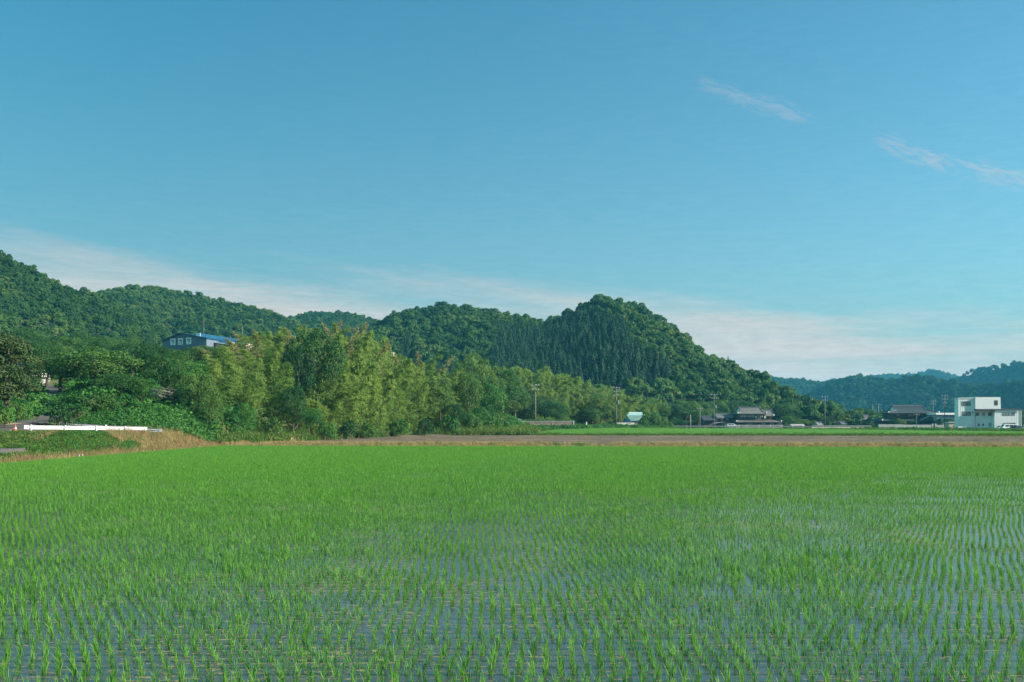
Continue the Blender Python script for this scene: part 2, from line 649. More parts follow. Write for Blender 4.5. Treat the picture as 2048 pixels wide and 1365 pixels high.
LM = {}
LM['oak'] = leaf_mat('oak_leaf', (0.026, 0.088, 0.023), (0.080, 0.168, 0.034), 0.40)
LM['fresh'] = leaf_mat('fresh_leaf', (0.040, 0.11, 0.026), (0.115, 0.19, 0.035), 0.35)
LM['dark'] = leaf_mat('evergreen_leaf', (0.015, 0.060, 0.021), (0.042, 0.112, 0.027), 0.36)
LM['cedar'] = leaf_mat('cedar_needle', (0.010, 0.042, 0.024), (0.032, 0.085, 0.030), 0.2, rough=0.7, spec=0.15, rand=0.65)
LM['olive'] = leaf_mat('olive_needle', (0.026, 0.058, 0.020), (0.066, 0.098, 0.028), 0.28)
LM['bamboo'] = leaf_mat('bamboo_leaf', (0.078, 0.178, 0.032), (0.225, 0.315, 0.062), 0.46, rand=0.45)
LM['bamboo_dry'] = leaf_mat('bamboo_dry_leaf', (0.14, 0.165, 0.055), (0.265, 0.24, 0.105), 0.35, rand=0.3)
LM['kudzu'] = leaf_mat('kudzu_leaf', (0.020, 0.095, 0.022), (0.070, 0.185, 0.032), 0.32, rand=0.4)
LM['grass'] = leaf_mat('grass_blade', (0.045, 0.11, 0.022), (0.12, 0.20, 0.035), 0.35, rand=0.5)
LM['dry'] = leaf_mat('dry_grass_blade', (0.26, 0.20, 0.085), (0.50, 0.39, 0.18), 0.35, rand=0.5)
LM['stubble'] = leaf_mat('stubble_straw', (0.20, 0.13, 0.07), (0.39, 0.275, 0.155), 0.2, rand=0.6)
M['bark'] = mat('bark', (0.055, 0.042, 0.032), (0.11, 0.09, 0.07), 5, 0.9, 0.2, 0.6, stretch=(1, 1, 0.25))
M['culm'] = mat('bamboo_culm', (0.10, 0.12, 0.035), (0.19, 0.17, 0.07), 3, 0.5, 0.4)
M['deadwood'] = mat('dead_wood', (0.30, 0.27, 0.23), (0.18, 0.16, 0.13), 4, 0.9, 0.1)


def crown_broad(seed, m, rx, rz, z0, nl, per, leaf, flat=0.0, name='crown'):
    """lobed crown of many leaf-sized faces: lobes on and inside an ellipsoid of half width rx, half height rz whose bottom is z0"""
    r = np.random.default_rng(seed)
    Qs, T = [], []
    C, RR = [], []
    for i in range(nl):
        a = i * 2.399 + r.normal(0, .4)
        h = (i + 0.5) / nl * 1.7 - 0.75
        q = math.sqrt(max(0.05, 1 - min(h, 0.98) ** 2)) * r.uniform(0.5, 0.78)
        c = np.array([math.cos(a) * q * rx, math.sin(a) * q * rx, z0 + rz + h * rz * 0.72 + r.normal(0, 0.05) * rz])
        C.append(c); RR.append(rx * r.uniform(0.30, 0.48))
    C = np.array(C); RR = np.array(RR)
    for i in range(nl):
        n = int(per * (RR[i] / (0.4 * rx)) ** 2)
        d = unit(r.normal(size=(n, 3)))
        d[:, 2] = np.where(d[:, 2] < -0.35, -d[:, 2], d[:, 2])
        rad = RR[i] * r.uniform(0.72, 1.08, n)
        p = C[i] + d * rad[:, None] * np.array([1, 1, 0.75 - flat])
        keep = np.ones(n, bool)
        for j in range(nl):
            if j != i:
                keep &= np.linalg.norm((p - C[j]) / np.array([1, 1, 0.75 - flat]), axis=1) > RR[j] * 0.72
        p = p[keep]; d = d[keep]; n = len(p)
        if n == 0:
            continue
        N = d * 0.9 + r.normal(0, 0.55, (n, 3)) + np.array([0, 0, 0.35])
        L_ = leaf * r.uniform(0.65, 1.35, n)
        ax = r.normal(size=(n, 3)) + np.array([0, 0, -0.8])
        Qs.append(leaves(p, N, L_, L_ * r.uniform(0.45, 0.7, n), ax))
        T.append(np.clip(0.5 + 0.3 * r.normal() + 0.25 * r.normal(size=n), 0, 1))
    return quads_mesh(name, np.concatenate(Qs), m, np.concatenate(T))


def crown_cone(seed, m, h, rad, z0, layers, per, leaf, gap=0.0, name='crown'):
    """conifer: drooping sprays on whorls"""
    r = np.random.default_rng(seed)
    Qs, T = [], []
    for k in range(layers):
        t = (k + 0.5) / layers
        z = z0 + (h - z0) * t
        R_ = rad * ((1 - t) ** 0.95 * 0.95 + 0.05) * r.uniform(0.85, 1.12)
        nb = max(4, int(per * (0.35 + 0.65 * (1 - t))))
        a = r.random(nb) * 6.283
        q = np.sqrt(r.uniform(0.12, 1.0, nb)) * R_
        d = np.stack([np.cos(a), np.sin(a), np.zeros(nb)], 1)
        p = d * q[:, None]
        p[:, 2] = z - q * 0.35 + r.normal(0, (h - z0) / layers * (0.6 - 0.45 * gap), nb)
        N = d * 0.7 + r.normal(0, 0.45, (nb, 3)) + np.array([0, 0, 0.75])
        ax = d + np.array([0, 0, -0.35])
        L_ = leaf * r.uniform(0.7, 1.3, nb) * (0.55 + 0.45 * (1 - t))
        Qs.append(leaves(p, N, L_, L_ * 0.42, ax))
        T.append(np.clip(0.35 + 0.4 * (q / max(R_, .01)) * r.random(nb) + 0.2 * r.normal(size=nb), 0, 1))
    return quads_mesh(name, np.concatenate(Qs), m, np.concatenate(T))


def trunk_mesh(seed, h, r0, limbs=4, name='trunk', crown0=0.4, spread=0.35):
    r = random.Random(seed)
    b = MB()
    pts = [(0, 0, -0.6)]
    x = y = 0
    for k in range(1, 6):
        x += r.gauss(0, 0.02) * h; y += r.gauss(0, 0.02) * h
        pts.append((x, y, h * 0.85 * k / 5))
    b.tube(pts, [r0 * (1.25, 1, .85, .65, .45, .2)[k] for k in range(6)], 7)
    for k in range(limbs):
        t = crown0 + (0.8 - crown0) * k / max(1, limbs)
        i = min(4, int(t * 5)); f = t * 5 - i
        p = Vector(pts[i]).lerp(Vector(pts[i + 1]), f)
        a = k * 2.4 + r.random()
        e = p + Vector((math.cos(a) * spread * h, math.sin(a) * spread * h, h * 0.16))
        mid = p.lerp(e, 0.5) + Vector((0, 0, -0.02 * h))
        b.tube([p, mid, e], [r0 * 0.45, r0 * 0.3, r0 * 0.08], 5)
    return b.mesh(name, M['bark'], True)


def bamboo_mesh(seed, m, h, sparse=1.0, width=1.0, low=0.25):
    """returns (culm mesh, foliage mesh); culm leans and nods at the tip"""
    r = np.random.default_rng(seed)
    la = r.random() * 6.283
    lean = r.uniform(0.05, 0.20) * h
    ts = np.linspace(0, 1, 9)
    nod = ts ** 3.2 * h * r.uniform(0.07, 0.14)
    path = np.stack([np.cos(la) * (lean * ts ** 1.6 + nod), np.sin(la) * (lean * ts ** 1.6 + nod), h * (ts - 0.035 * ts ** 6)], 1)
    b = MB()
    pth = path.copy(); pth[0, 2] = -0.5
    b.tube([tuple(p) for p in pth], [0.055 * (1 - 0.85 * t) for t in ts], 6)
    cm = b.mesh('culm', M['culm'], True)
    Qs, T = [], []
    nn = int(46 * sparse)
    for k in range(nn):
        t = low + (1 - low) * (k + r.random()) / nn
        c = np.array([np.interp(t, ts, path[:, j]) for j in range(3)])
        R_ = width * (1.35 * (math.sin(math.pi * min(1, (t - low) / (1 - low) * 0.80 + 0.18)) ** 0.7)) * r.uniform(0.7, 1.15)
        nb = r.integers(2, 5)
        for q in range(nb):
            a = r.random() * 6.283
            d = np.array([math.cos(a), math.sin(a), r.uniform(0.15, 0.75)])
            n = int(r.integers(16, 26))
            u = np.sqrt(r.uniform(0.06, 1, n))
            p = c + d * (u * R_)[:, None] + np.array([0, 0, -0.30]) * (u[:, None] ** 2) * R_ + r.normal(0, 0.13, (n, 3))
            N = r.normal(0, 0.6, (n, 3)) + np.array([d[0] * .6, d[1] * .6, 0.75])
            ax = np.array([d[0], d[1], -0.55]) + r.normal(0, 0.45, (n, 3))
            L_ = r.uniform(0.10, 0.22, n)
            Qs.append(leaves(p, N, L_, L_ * 0.26, ax))
            T.append(np.clip(0.30 + 0.35 * t + 0.16 * r.normal() + 0.12 * r.normal(size=n), 0, 1))
    return cm, quads_mesh('foliage', np.concatenate(Qs), m, np.concatenate(T))


def tuft_mesh(seed, m, n, h, spread, w, arch=0.5, name='tuft'):
    r = np.random.default_rng(seed)
    Q, T = [], []
    for b in range(n):
        a = r.random() * 6.283; p = np.array([r.normal(0, spread), r.normal(0, spread), -0.05])
        Ln = h * r.uniform(0.55, 1.15); th = abs(r.normal(0.2, 0.18))
        d = np.array([math.cos(a), math.sin(a), 0]); sd = unit(np.array([-d[1], d[0], 0]) + r.normal(0, .4, 3) * [1, 1, 0])
        prev = p; pw = w; tt = r.random()
        for k in range(2):
            nx = prev + Ln / 2 * (d * math.sin(th) + np.array([0, 0, math.cos(th)])); th += arch * r.uniform(.4, 1.3)
            nw = w * (0.8, 0.1)[k]
            Q.append([prev - sd * pw, prev + sd * pw, nx + sd * nw, nx - sd * nw]); T.append(tt)
            prev = nx; pw = nw
    return quads_mesh(name, np.array(Q), m, T)


def clump_mesh(seed, m, n, rad, h, leaf, name='clump', asp=0.6):
    """low mound of broad leaves"""
    r = np.random.default_rng(seed)
    d = unit(r.normal(size=(n, 3))); d[:, 2] = np.abs(d[:, 2])
    p = d * np.array([rad, rad, h]) * r.uniform(0.6, 1.1, (n, 1))
    N = d * .6 + r.normal(0, 0.5, (n, 3)) + np.array([0, 0, 0.6])
    L_ = leaf * r.uniform(0.6, 1.3, n)
    return quads_mesh(name, leaves(p, N, L_, L_ * asp), m, np.clip(0.5 + .25 * r.normal(size=n), 0, 1))


def place(name, label, cat, parts, x, y, z=None, sc=1.0, rz=None, group=None, sz=None, tilt=0.0):
    """one plant: an Empty at its foot with its parts; parts = [(name, mesh)]"""
    if z is None:
        z = ghf(x, y)
    t = thing(name, label, cat, (x, y, z), rnd.random() * 6.283 if rz is None else rz, group)
    t.scale = (sc, sc, sz if sz else sc)
    if tilt:
        t.rotation_euler = (rnd.gauss(0, tilt), rnd.gauss(0, tilt), t.rotation_euler[2])
    for nm, me in parts:
        link(nm, me, t)
    return t


# ------------------------------------------------------------------ hills
M['forest_floor'] = mat('forest_floor', (0.016, 0.032, 0.014), (0.040, 0.050, 0.022), 0.15, 0.95, 0.05)


class Hill:
    def __init__(s, name, sky, D, wf, wb, treeh, seed, noise=0.14, power=1.15):
        s.name, s.seed, s.namp, s.power = name, seed, noise, power
        px = np.array([q[0] for q in sky], float); py = np.array([q[1] for q in sky], float)
        dd = np.interp(px, [q[0] for q in D], [q[1] for q in D])
        s.X = (px - 1024) / F * dd
        s.Y = dd
        s.Z = CAMZ + (HOR - py) / F * dd - treeh
        s.wf = np.interp(px, [q[0] for q in wf], [q[1] for q in wf])
        s.wb = wb
        assert np.all(np.diff(s.X) > 0), name

    def h(s, x, y):
        x = np.asarray(x, float); y = np.asarray(y, float)
        yr = np.interp(x, s.X, s.Y); zr = np.interp(x, s.X, s.Z); wf = np.interp(x, s.X, s.wf)
        end = 1.0
        dl = np.maximum(s.X[0] - x, 0); dr = np.maximum(x - s.X[-1], 0)
        t = np.where(y < yr, (yr - y) / wf, (y - yr) / s.wb)
        t = np.sqrt(t * t + (dl / 80) ** 2 + (dr / 50) ** 2)
        u = np.clip(1 - t, 0, 1)
        p = u ** s.power * (1 - 0.35 * u) + 0.35 * u * (1 - (1 - u) ** 2.0) * 1.0
        sp = (fbm(x / 45, y / 110, s.seed) - 0.5) * 2 * s.namp * zr * np.sin(np.pi * np.clip(t, 0, 1)) ** 0.8
        return zr * p + sp - 1.2

    def mesh(s, step):
        x0, x1 = s.X[0] - 60, s.X[-1] + 60
        y0 = (s.Y - s.wf).min() - 20; y1 = (s.Y + s.wb).max() + 20
        return grid_mesh(s.name, np.arange(x0, x1, step), np.arange(y0, y1, step), lambda X, Y: s.h(X, Y), M['forest_floor'], shear=0.0)

    def points(s, sp, front=1.02, back=40, rmin=None):
        out = []
        x0, x1 = s.X[0] - 70, s.X[-1] + 45
        y0 = (s.Y - s.wf).min(); y1 = s.Y.max() + back
        gx = np.arange(x0, x1, sp); gy = np.arange(y0, y1, sp)
        X, Y = np.meshgrid(gx, gy)
        X = X + (np.arange(len(gy)) % 2)[:, None] * sp / 2
        X = X + rng.uniform(-.33, .33, X.shape) * sp; Y = Y + rng.uniform(-.33, .33, X.shape) * sp
        X = X.ravel(); Y = Y.ravel()
        yr = np.interp(X, s.X, s.Y)
        Z = s.h(X, Y)
        ok = (Y < yr + back) & (Z > 0.0)
        # only what the frame or a step to the side could show
        ok &= (np.abs(X) < 0.56 * Y + 25)
        return np.stack([X, Y, Z], 1)[ok]


hill_main = Hill('hill', [(700, 690), (740, 655), (765, 640), (800, 622), (850, 610), (890, 606), (940, 612), (1000, 622), (1050, 634), (1085, 643), (1120, 631),
                          (1160, 614), (1200, 594), (1240, 603), (1290, 620), (1340, 648), (1390, 689), (1420, 711), (1470, 728), (1520, 747),
                          (1565, 768), (1595, 788), (1606, 812)],
                 [(700, 560), (1085, 560), (1210, 535), (1420, 470), (1606, 410)],
                 [(700, 190), (1085, 185), (1210, 160), (1420, 105), (1606, 48)], 150, 4.0, 3, 0.12, 1.0)
hill_left = Hill('hill', [(-420, 360), (-250, 405), (-100, 455), (0, 500), (60, 531), (110, 560), (150, 576), (200, 588), (250, 612), (330, 660), (420, 720)],
                 [(-420, 380), (420, 430)], [(-420, 190), (200, 170), (420, 110)], 150, 2.2, 11, 0.16)
hill_left_far = Hill('hill', [(120, 620), (180, 590), (210, 582), (245, 572), (290, 566), (340, 572), (400, 588), (450, 600), (500, 609), (540, 616), (580, 636), (640, 665), (720, 700)],
                     [(120, 600), (720, 610)], [(120, 230), (720, 160)], 160, 2.7, 17, 0.16)
hill_gap = Hill('hill', [(500, 660), (560, 638), (600, 625), (645, 617), (690, 620), (740, 631), (780, 640), (850, 660)],
                [(500, 780), (850, 780)], [(500, 230), (850, 230)], 150, 5.0, 23, 0.12)
hill_far_a = Hill('hill', [(1440, 745), (1500, 744), (1535, 749), (1570, 755), (1610, 756), (1640, 764), (1665, 757), (1700, 760), (1760, 775)],
                  [(1440, 1750), (1760, 1600)], [(1440, 200), (1760, 200)], 200, 6.0, 31, 0.2)
hill_far_b = Hill('hill', [(1560, 822), (1600, 795), (1640, 770), (1690, 752), (1722, 747), (1760, 752), (1790, 756), (1822, 747), (1850, 745), (1900, 756),
                           (1950, 766), (2000, 762), (2048, 756), (2120, 748), (2250, 742)],
                  [(1560, 1380), (1722, 1330), (1900, 1230), (2048, 1150), (2250, 1060)], [(1560, 150), (1722, 135), (2250, 125)], 180, 6.0, 37, 0.22)
hill_far_c = Hill('hill', [(1660, 775), (1700, 757), (1760, 749), (1800, 750), (1830, 747), (1868, 739), (1900, 749), (1950, 765)],
                  [(1660, 2600), (1950, 2450)], [(1660, 420), (1950, 420)], 200, 6.0, 41, 0.15)
hill_far_d = Hill('hill', [(1800, 790), (1860, 770), (1905, 754), (1940, 741), (1975, 731), (2000, 729), (2025, 722), (2048, 720), (2110, 712), (2250, 716)],
                  [(1800, 1900), (1905, 1800), (2048, 1660), (2250, 1500)], [(1800, 220), (2250, 200)], 200, 6.0, 43, 0.2)
for hl, st in ((hill_main, 7), (hill_left, 8), (hill_left_far, 9), (hill_gap, 12), (hill_far_a, 8), (hill_far_b, 4), (hill_far_c, 8), (hill_far_d, 3)):
    hl.mesh(st)


def on_ground(x, y):
    """top of ground or of the nearer hills, whichever is higher"""
    return max(ghf(x, y), float(hill_main.h(x, y)), float(hill_left.h(x, y)), float(hill_left_far.h(x, y)))


# tree shapes for the hills (unit: metres, about 8 m tall)
HB = [crown_broad(200 + i, LM[k], 3.5, 2.9, 1.5, 11, 120, 0.40) for i, k in enumerate(('oak', 'oak', 'dark', 'fresh', 'oak', 'fresh', 'dark'))]
HC = [crown_cone(230 + i, LM['cedar'], 9.5, 2.8, 1.0, 17, 46, 0.58) for i in range(4)]
HTB = [trunk_mesh(240 + i, 7.5, 0.2, 3) for i in range(2)]
HTC = [trunk_mesh(250 + i, 9.5, 0.2, 0) for i in range(1)]


def forest(hill, name, sp, cedar=None, big=0, seed=1, fresh=0.25, sc=1.0):
    P = hill.points(sp)
    n = len(P)
    px = 1024 + P[:, 0] / P[:, 1] * F
    py = HOR - (P[:, 2] - CAMZ) / P[:, 1] * F
    nz = fbm(P[:, 0] / 28, P[:, 1] / 28, seed)
    idx = np.where(nz > 0.62 - fresh * 0.3, rng.choice([3, 5, 3, 0], n), rng.choice([0, 1, 4, 2, 6], n))
    if cedar is not None:
        ced = cedar(px, py, nz)
    else:
        ced = np.zeros(n, bool)
    return P, idx, ced, px, py


def emit(name, P, idx, ced, scl, label):
    P = P - np.stack([P[:, 0] * 0, P[:, 0] * 0, np.where(ced, 0.7, 1.9) * scl], 1)
    I = np.where(ced, 7 + rng.integers(0, 4, len(P)), idx)
    s = np.stack([scl * rng.uniform(0.85, 1.2, len(P)), scl * rng.uniform(0.85, 1.2, len(P)), scl * rng.uniform(0.8, 1.3, len(P))], 1)
    return gn_scatter(name, P, HB + HC, rotz(len(P), 0.05), s, I, label)


def cedar_main(px, py, nz):
    ridge = np.interp(px, [800, 1085, 1200, 1290, 1340, 1420], [610, 643, 594, 616, 645, 711])
    a = (px > 985) & (px < 1345) & (py > ridge + 34 + 24 * (px > 1190) + 40 * (px > 1260)) & (py < 800)
    b = (px > 800) & (px < 1000) & (nz > 0.60) & (py > ridge + 40)
    return (a & (nz > 0.36)) | b


P, idx, ced, px, py = forest(hill_main, 'main', 3.1, cedar_main, seed=5, fresh=0.3)
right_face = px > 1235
lighter = right_face & (rng.random(len(P)) < 0.35)  # sunward face: its brightness is put into lighter leaves
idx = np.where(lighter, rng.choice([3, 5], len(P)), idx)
dist = np.hypot(P[:, 0], P[:, 1])
inframe = np.abs(P[:, 0]) < 0.515 * P[:, 1]
ordb = [i for i in np.argsort(dist) if not ced[i] and inframe[i] and P[i, 2] > 0.5 and (px[i] > 1180 or py[i] < 740)]
ordc = [i for i in np.argsort(dist) if ced[i] and inframe[i] and py[i] < 800]
soloB, soloC = ordb[:235], ordc[:300]
solo = np.zeros(len(P), bool); solo[soloB] = True; solo[soloC] = True
for i in soloB:
    s = rnd.choice((0.55, 0.7, 0.75, 1.1))
    k = int(idx[i])
    kind = 'light green' if k in (3, 5) else ('dark evergreen' if k in (2, 6) else 'mid green')
    wh = ('behind the teal roofed house' if px[i] < 1290 else 'above the bush by the teal house' if px[i] < 1370 else
          'above the pole with a transformer' if px[i] < 1440 else 'above the smaller tiled house' if px[i] < 1475 else 'above the two storey tiled house' if px[i] < 1560 else 'at the right end of the main hill')
    sz_ = 'big ' if s > 1 else ('small ' if s < 0.6 else '')
    place('broadleaf_tree', sz_ + kind + ' rounded tree on the slope ' + wh, 'tree', [('trunk', HTB[i % 2]), ('crown', HB[k])],
          P[i, 0], P[i, 1], P[i, 2], s, group=sz_ + kind + ' trees on the slope ' + wh, sz=s * rnd.uniform(0.85, 1.25))
for i in soloC:
    s = rnd.uniform(0.7, 1.1)
    wh = ('below the saddle of the hill' if px[i] < 1100 else 'left of the summit line' if px[i] < 1180 else 'straight below the summit' if px[i] < 1250 else 'right of the summit line')
    sz_ = 'tall ' if s > 0.97 else ('short ' if s < 0.83 else '')
    place('cedar_tree', sz_ + 'dark pointed cedar low in the hillside plantation, ' + wh, 'tree', [('trunk', HTC[0]), ('crown', HC[i % 4])],
          P[i, 0], P[i, 1], P[i, 2], s, group=sz_ + 'cedars of the plantation ' + wh, sz=s * rnd.uniform(0.85, 1.2))
q = ~solo
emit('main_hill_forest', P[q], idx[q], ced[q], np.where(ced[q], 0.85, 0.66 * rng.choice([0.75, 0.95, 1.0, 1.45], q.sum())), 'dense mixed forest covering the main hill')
for k, (tpx, dd, ty_, w_) in enumerate(((1196, 528, 597, 1.2), (1206, 536, 590, 1.5), (1214, 540, 593, 1.0), (1234, 534, 596, 1.35), (1262, 526, 603, 1.1), (1278, 522, 608, 1.3), (1293, 514, 616, 1.0), (1316, 508, 628, 1.1), (885, 560, 604, 1.4), (932, 560, 610, 1.2))):
    x_ = (tpx - 1024) / F * dd; zt_ = CAMZ + (HOR - ty_) / F * dd
    zg_ = float(hill_main.h(x_, dd))
    place('broadleaf_tree', 'taller tree with an uneven crown breaking the skyline of the main hill', 'tree', [('trunk', HTB[k % 2]), ('crown', HB[(2, 0, 6, 1)[k % 4]])], x_, dd, zg_, w_, group='taller trees on the skyline of the main hill', sz=max(0.8, (zt_ - zg_) / 7.3))
P, idx, ced, px, py = forest(hill_left, 'left', 2.3, None, seed=8, fresh=0.35)
emit('left_hill_forest', P, idx, ced, 0.44 * rng.choice([0.75, 0.95, 1.0, 1.4], len(P)), 'dense broadleaf forest covering the hill at the left edge')
P, idx, ced, px, py = forest(hill_left_far, 'leftfar', 2.9, None, seed=9, fresh=0.35)
emit('second_hill_forest', P, idx, ced, 0.53 * rng.choice([0.75, 0.95, 1.0, 1.4], len(P)), 'dense broadleaf forest on the rounded hill behind the factory')
P, idx, ced, px, py = forest(hill_gap, 'gap', 4.6, None, seed=10, fresh=0.1)
emit('gap_hill_forest', P, idx, ced, 0.85, 'forest on the low hill seen in the gap')
for hl, nm, sp, lb in ((hill_far_a, 'far_hill_forest', 7.0, 'hazy forest on the low far ridge'), (hill_far_b, 'valley_hill_forest', 6.0, 'blue hazy forest on the wide hill behind the village'),
                       (hill_far_c, 'distant_hill_forest', 9.0, 'palest forest on the most distant hill'), (hill_far_d, 'right_hill_forest', 6.8, 'hazy forest on the high hill at the right edge')):
    P, idx, ced, px, py = forest(hl, nm, sp, None, seed=12, fresh=0.15)
    idx = np.where(rng.random(len(P)) < 0.7, rng.choice([2, 6], len(P)), rng.choice([0, 1, 4], len(P)))  # mostly dark crowns: the shade on these hills is put into leaf colour
    emit(nm, P, idx, ced, sp / 5.6, lb)
# ------------------------------------------------------------------ rice: 300 nearest clumps one by one, the rest as one crop
A_SP, B_SP = 0.15, 0.302
ang = R(1.1)
rows = []
j = 0
yy = 8.9
phase = 0.0
drift = 0.0
while yy < S1 + 1:
    if j % 6 == 0:
        phase = rng.random() * A_SP
        drift = rng.normal(0, 0.010)
    phase += drift
    hw_r = min(0.535 * yy + 13.0, 80)
    hw_l = min(0.535 * yy + 13.0, -XL - 0.25)
    n0, n1 = int(-hw_l / A_SP), int(hw_r / A_SP)
    xx = np.arange(n0, n1) * A_SP + phase + rng.normal(0, 0.006, n1 - n0)
    wob = 0.025 * np.sin(xx * 0.09 + 0.5 * (j // 6)) + 0.00012 * xx * xx
    rows.append(np.stack([xx + ang * yy * -1 * 0, yy + wob + rng.normal(0, 0.008, len(xx))], 1))
    yy += B_SP if j % 6 != 5 else B_SP * rng.uniform(0.95, 1.12)
    j += 1
XY = np.concatenate(rows)
XY[:, 0] -= ang * XY[:, 1]
s_ = XY[:, 1] + SHEAR * (XY[:, 0] - XL)
ok = (s_ < S1 - 0.25) & (XY[:, 0] > XL + 0.3)
big = fbm(XY[:, 0] / 9.0, XY[:, 1] / 9.0, 71, 3)
small = fbm(XY[:, 0] / 1.6, XY[:, 1] / 1.6, 72, 2)
right_bare = np.exp(-(((XY[:, 0] - 11) / 7.5) ** 2 + ((XY[:, 1] - 26) / 11) ** 2))
centre_bare = np.exp(-(((XY[:, 0] + 0.3) / 3.0) ** 2 + ((XY[:, 1] - 19) / 7) ** 2))
vig = 0.98 + 0.38 * (big - 0.5) + 0.45 * (small - 0.5) - 0.20 * right_bare - 0.08 * centre_bare + 0.10 * sstep(40, 70, XY[:, 1])
vig = np.clip(vig * rng.uniform(0.72, 1.22, len(vig)), 0.45, 1.4)
ok &= rng.random(len(XY)) > 0.02 + 0.10 * (small < 0.3)
XY = XY[ok]; vig = vig[ok]
n = len(XY)
dist = XY[:, 1]
view = np.where((np.abs(XY[:, 0]) < 0.512 * XY[:, 1]) & (XY[:, 1] > 10.35))[0]
near = view[np.argsort(dist[view])[:300]]
one = np.zeros(n, bool); one[near] = True
for i in near:
    k = int(rng.integers(0, 10))
    o = link('rice_plant', RICE[k], None, (XY[i, 0], XY[i, 1], 0.0))
    o.rotation_euler = (0, 0, rng.random() * 6.283)
    v = float(vig[i]); o.scale = (v, v, v)
    size = 'tall bushy' if v > 1.03 else ('middling' if v > 0.88 else 'short thin')
    rank = ('nearest', 'second nearest', 'third nearest', 'fourth nearest', 'fifth nearest')[min(4, max(0, int((XY[i, 1] - 10.35) / 0.302)))]
    q_ = XY[i, 0] / (0.5143 * XY[i, 1])
    side = 'at the left end' if q_ < -0.75 else 'in the left half' if q_ < -0.2 else 'in the middle' if q_ < 0.2 else 'in the right half' if q_ < 0.75 else 'at the right end'
    setp(o, size + ' clump of young rice ' + side + ' of the ' + rank + ' row', 'rice plant', size + ' rice clumps ' + side + ' of the ' + rank + ' row')
keep = ~one
P = np.stack([XY[keep, 0], XY[keep, 1], np.zeros(keep.sum())], 1)
gn_scatter('rice_crop', P, RICE, rotz(len(P), 0.09), vig[keep] * (1 + 0.12 * sstep(30, 60, P[:, 1])), rng.integers(0, 10, len(P)), 'rows of bright young rice standing in the flooded paddy')

# ------------------------------------------------------------------ brown field, verges, banks


def xl_brown(s):
    return np.interp(s, [117.5, 130, 152, 171, 176], [-33.2, -28.5, -20.5, -14, -3])


M['tilled'] = mat('tilled_soil', (0.048, 0.040, 0.027), (0.21, 0.158, 0.108), 0.5, 0.95, 0.1, 1.0, 5.0, stretch=(0.35, 1.4, 1), c3=(0.10, 0.086, 0.062))


def strip_mesh(name, x0f, x1, s0, s1, nx, ns, m, lift=0.05, kind='structure'):
    S = np.linspace(s0, s1, ns)
    U = np.linspace(0, 1, nx)
    X = np.stack([x0f(s) + (x1 - x0f(s)) * U ** 1.3 for s in S])
    Y = S[:, None] - SHEAR * (X - XL)
    Z = gh(X, Y) + lift
    co = np.stack([X, Y, Z], -1).reshape(-1, 3)
    fc = [(r * nx + c, r * nx + c + 1, (r + 1) * nx + c + 1, (r + 1) * nx + c) for r in range(ns - 1) for c in range(nx - 1)]
    me = bpy.data.meshes.new(name); me.from_pydata(co.tolist(), [], fc); me.materials.append(m)
    me.polygons.foreach_set('use_smooth', [True] * len(fc))
    o = link(name, me)
    o['kind'] = kind
    return o


strip_mesh('field', xl_brown, 175.0, S1 + 2.7, 175.8, 60, 40, M['tilled'], 0.06)
M['field_green'] = mat('flooded_field_soil', (0.035, 0.075, 0.02), (0.06, 0.11, 0.03), 0.5, 0.6, 0.3)


def pick(n, x0, x1, s0, s1):
    X = rng.uniform(x0, x1, n); S = rng.uniform(s0, s1, n)
    return X, S - SHEAR * (X - XL), S


def pts(X, Y, dz=0.0):
    return np.stack([X, Y, gh(X, Y) + dz], 1)


GT = [tuft_mesh(300 + i, LM['grass'], 26, 0.55, 0.16, 0.010, name='grass_tuft') for i in range(5)]
DT = [tuft_mesh(310 + i, LM['dry'], 30, 0.50, 0.17, 0.011, name='dry_tuft') for i in range(5)]
ST = [tuft_mesh(320 + i, LM['stubble'], 14, 0.16, 0.16, 0.014, arch=0.9, name='stubble_tuft') for i in range(4)]
FIELD_RICE = leaf_mat('field_rice_blade', (0.080, 0.245, 0.036), (0.155, 0.34, 0.055), 0.42, 0.5, 0.3, 0.35)
FT = [tuft_mesh(330 + i, FIELD_RICE, 44, 0.36, 0.26, 0.012, arch=0.3, name='field_tuft') for i in range(4)]
KC = [clump_mesh(340 + i, LM['kudzu'], 110, 0.62, 0.42, 0.08, 'vine_clump', 0.75) for i in range(5)]
WC = [clump_mesh(350 + i, LM['grass'], 46, 0.45, 0.45, 0.09, 'weed_clump', 0.4) for i in range(4)]
BR = [tuft_mesh(360 + i, leaf_mat('brown_stem_%d' % i, (0.16, 0.09, 0.05), (0.30, 0.20, 0.11), 0.3), 20, 0.8, 0.2, 0.010, 0.25, 'brown_weed') for i in range(2)]


def band(name, label, X, Y, protos, h0, h1, tilt=0.12, wide=1.0, dz=0.0):
    n = len(X)
    s = rng.uniform(h0, h1, n)
    w = np.clip(s, 0.5, None) * wide
    return gn_scatter(name, pts(X, Y, dz), protos, rotz(n, tilt), np.stack([w, w, s], 1), rng.integers(0, len(protos), n), label)


# stubble on the brown field
X, Y, S = pick(26000, -34, 120, S1 + 2.9, 175.5)
k = (X > xl_brown(S)) & (fbm(X / 3, Y / 3, 81, 3) > 0.36)
band('field_stubble', 'pale dry stubble lying on the bare brown field', X[k], Y[k], ST, 0.5, 1.3)
X, Y, S = pick(5000, 20, 120, S1 + 4, 175)
k = rng.random(len(X)) < 0.75 * sstep(35, 85, X) * (fbm(X / 9, S / 2.2, 85, 3) > 0.5)
band('field_weeds', 'low green weeds sprouting in streaks on the right of the brown field', X[k], Y[k], GT, 0.25, 0.6, 0.2, 1.6)
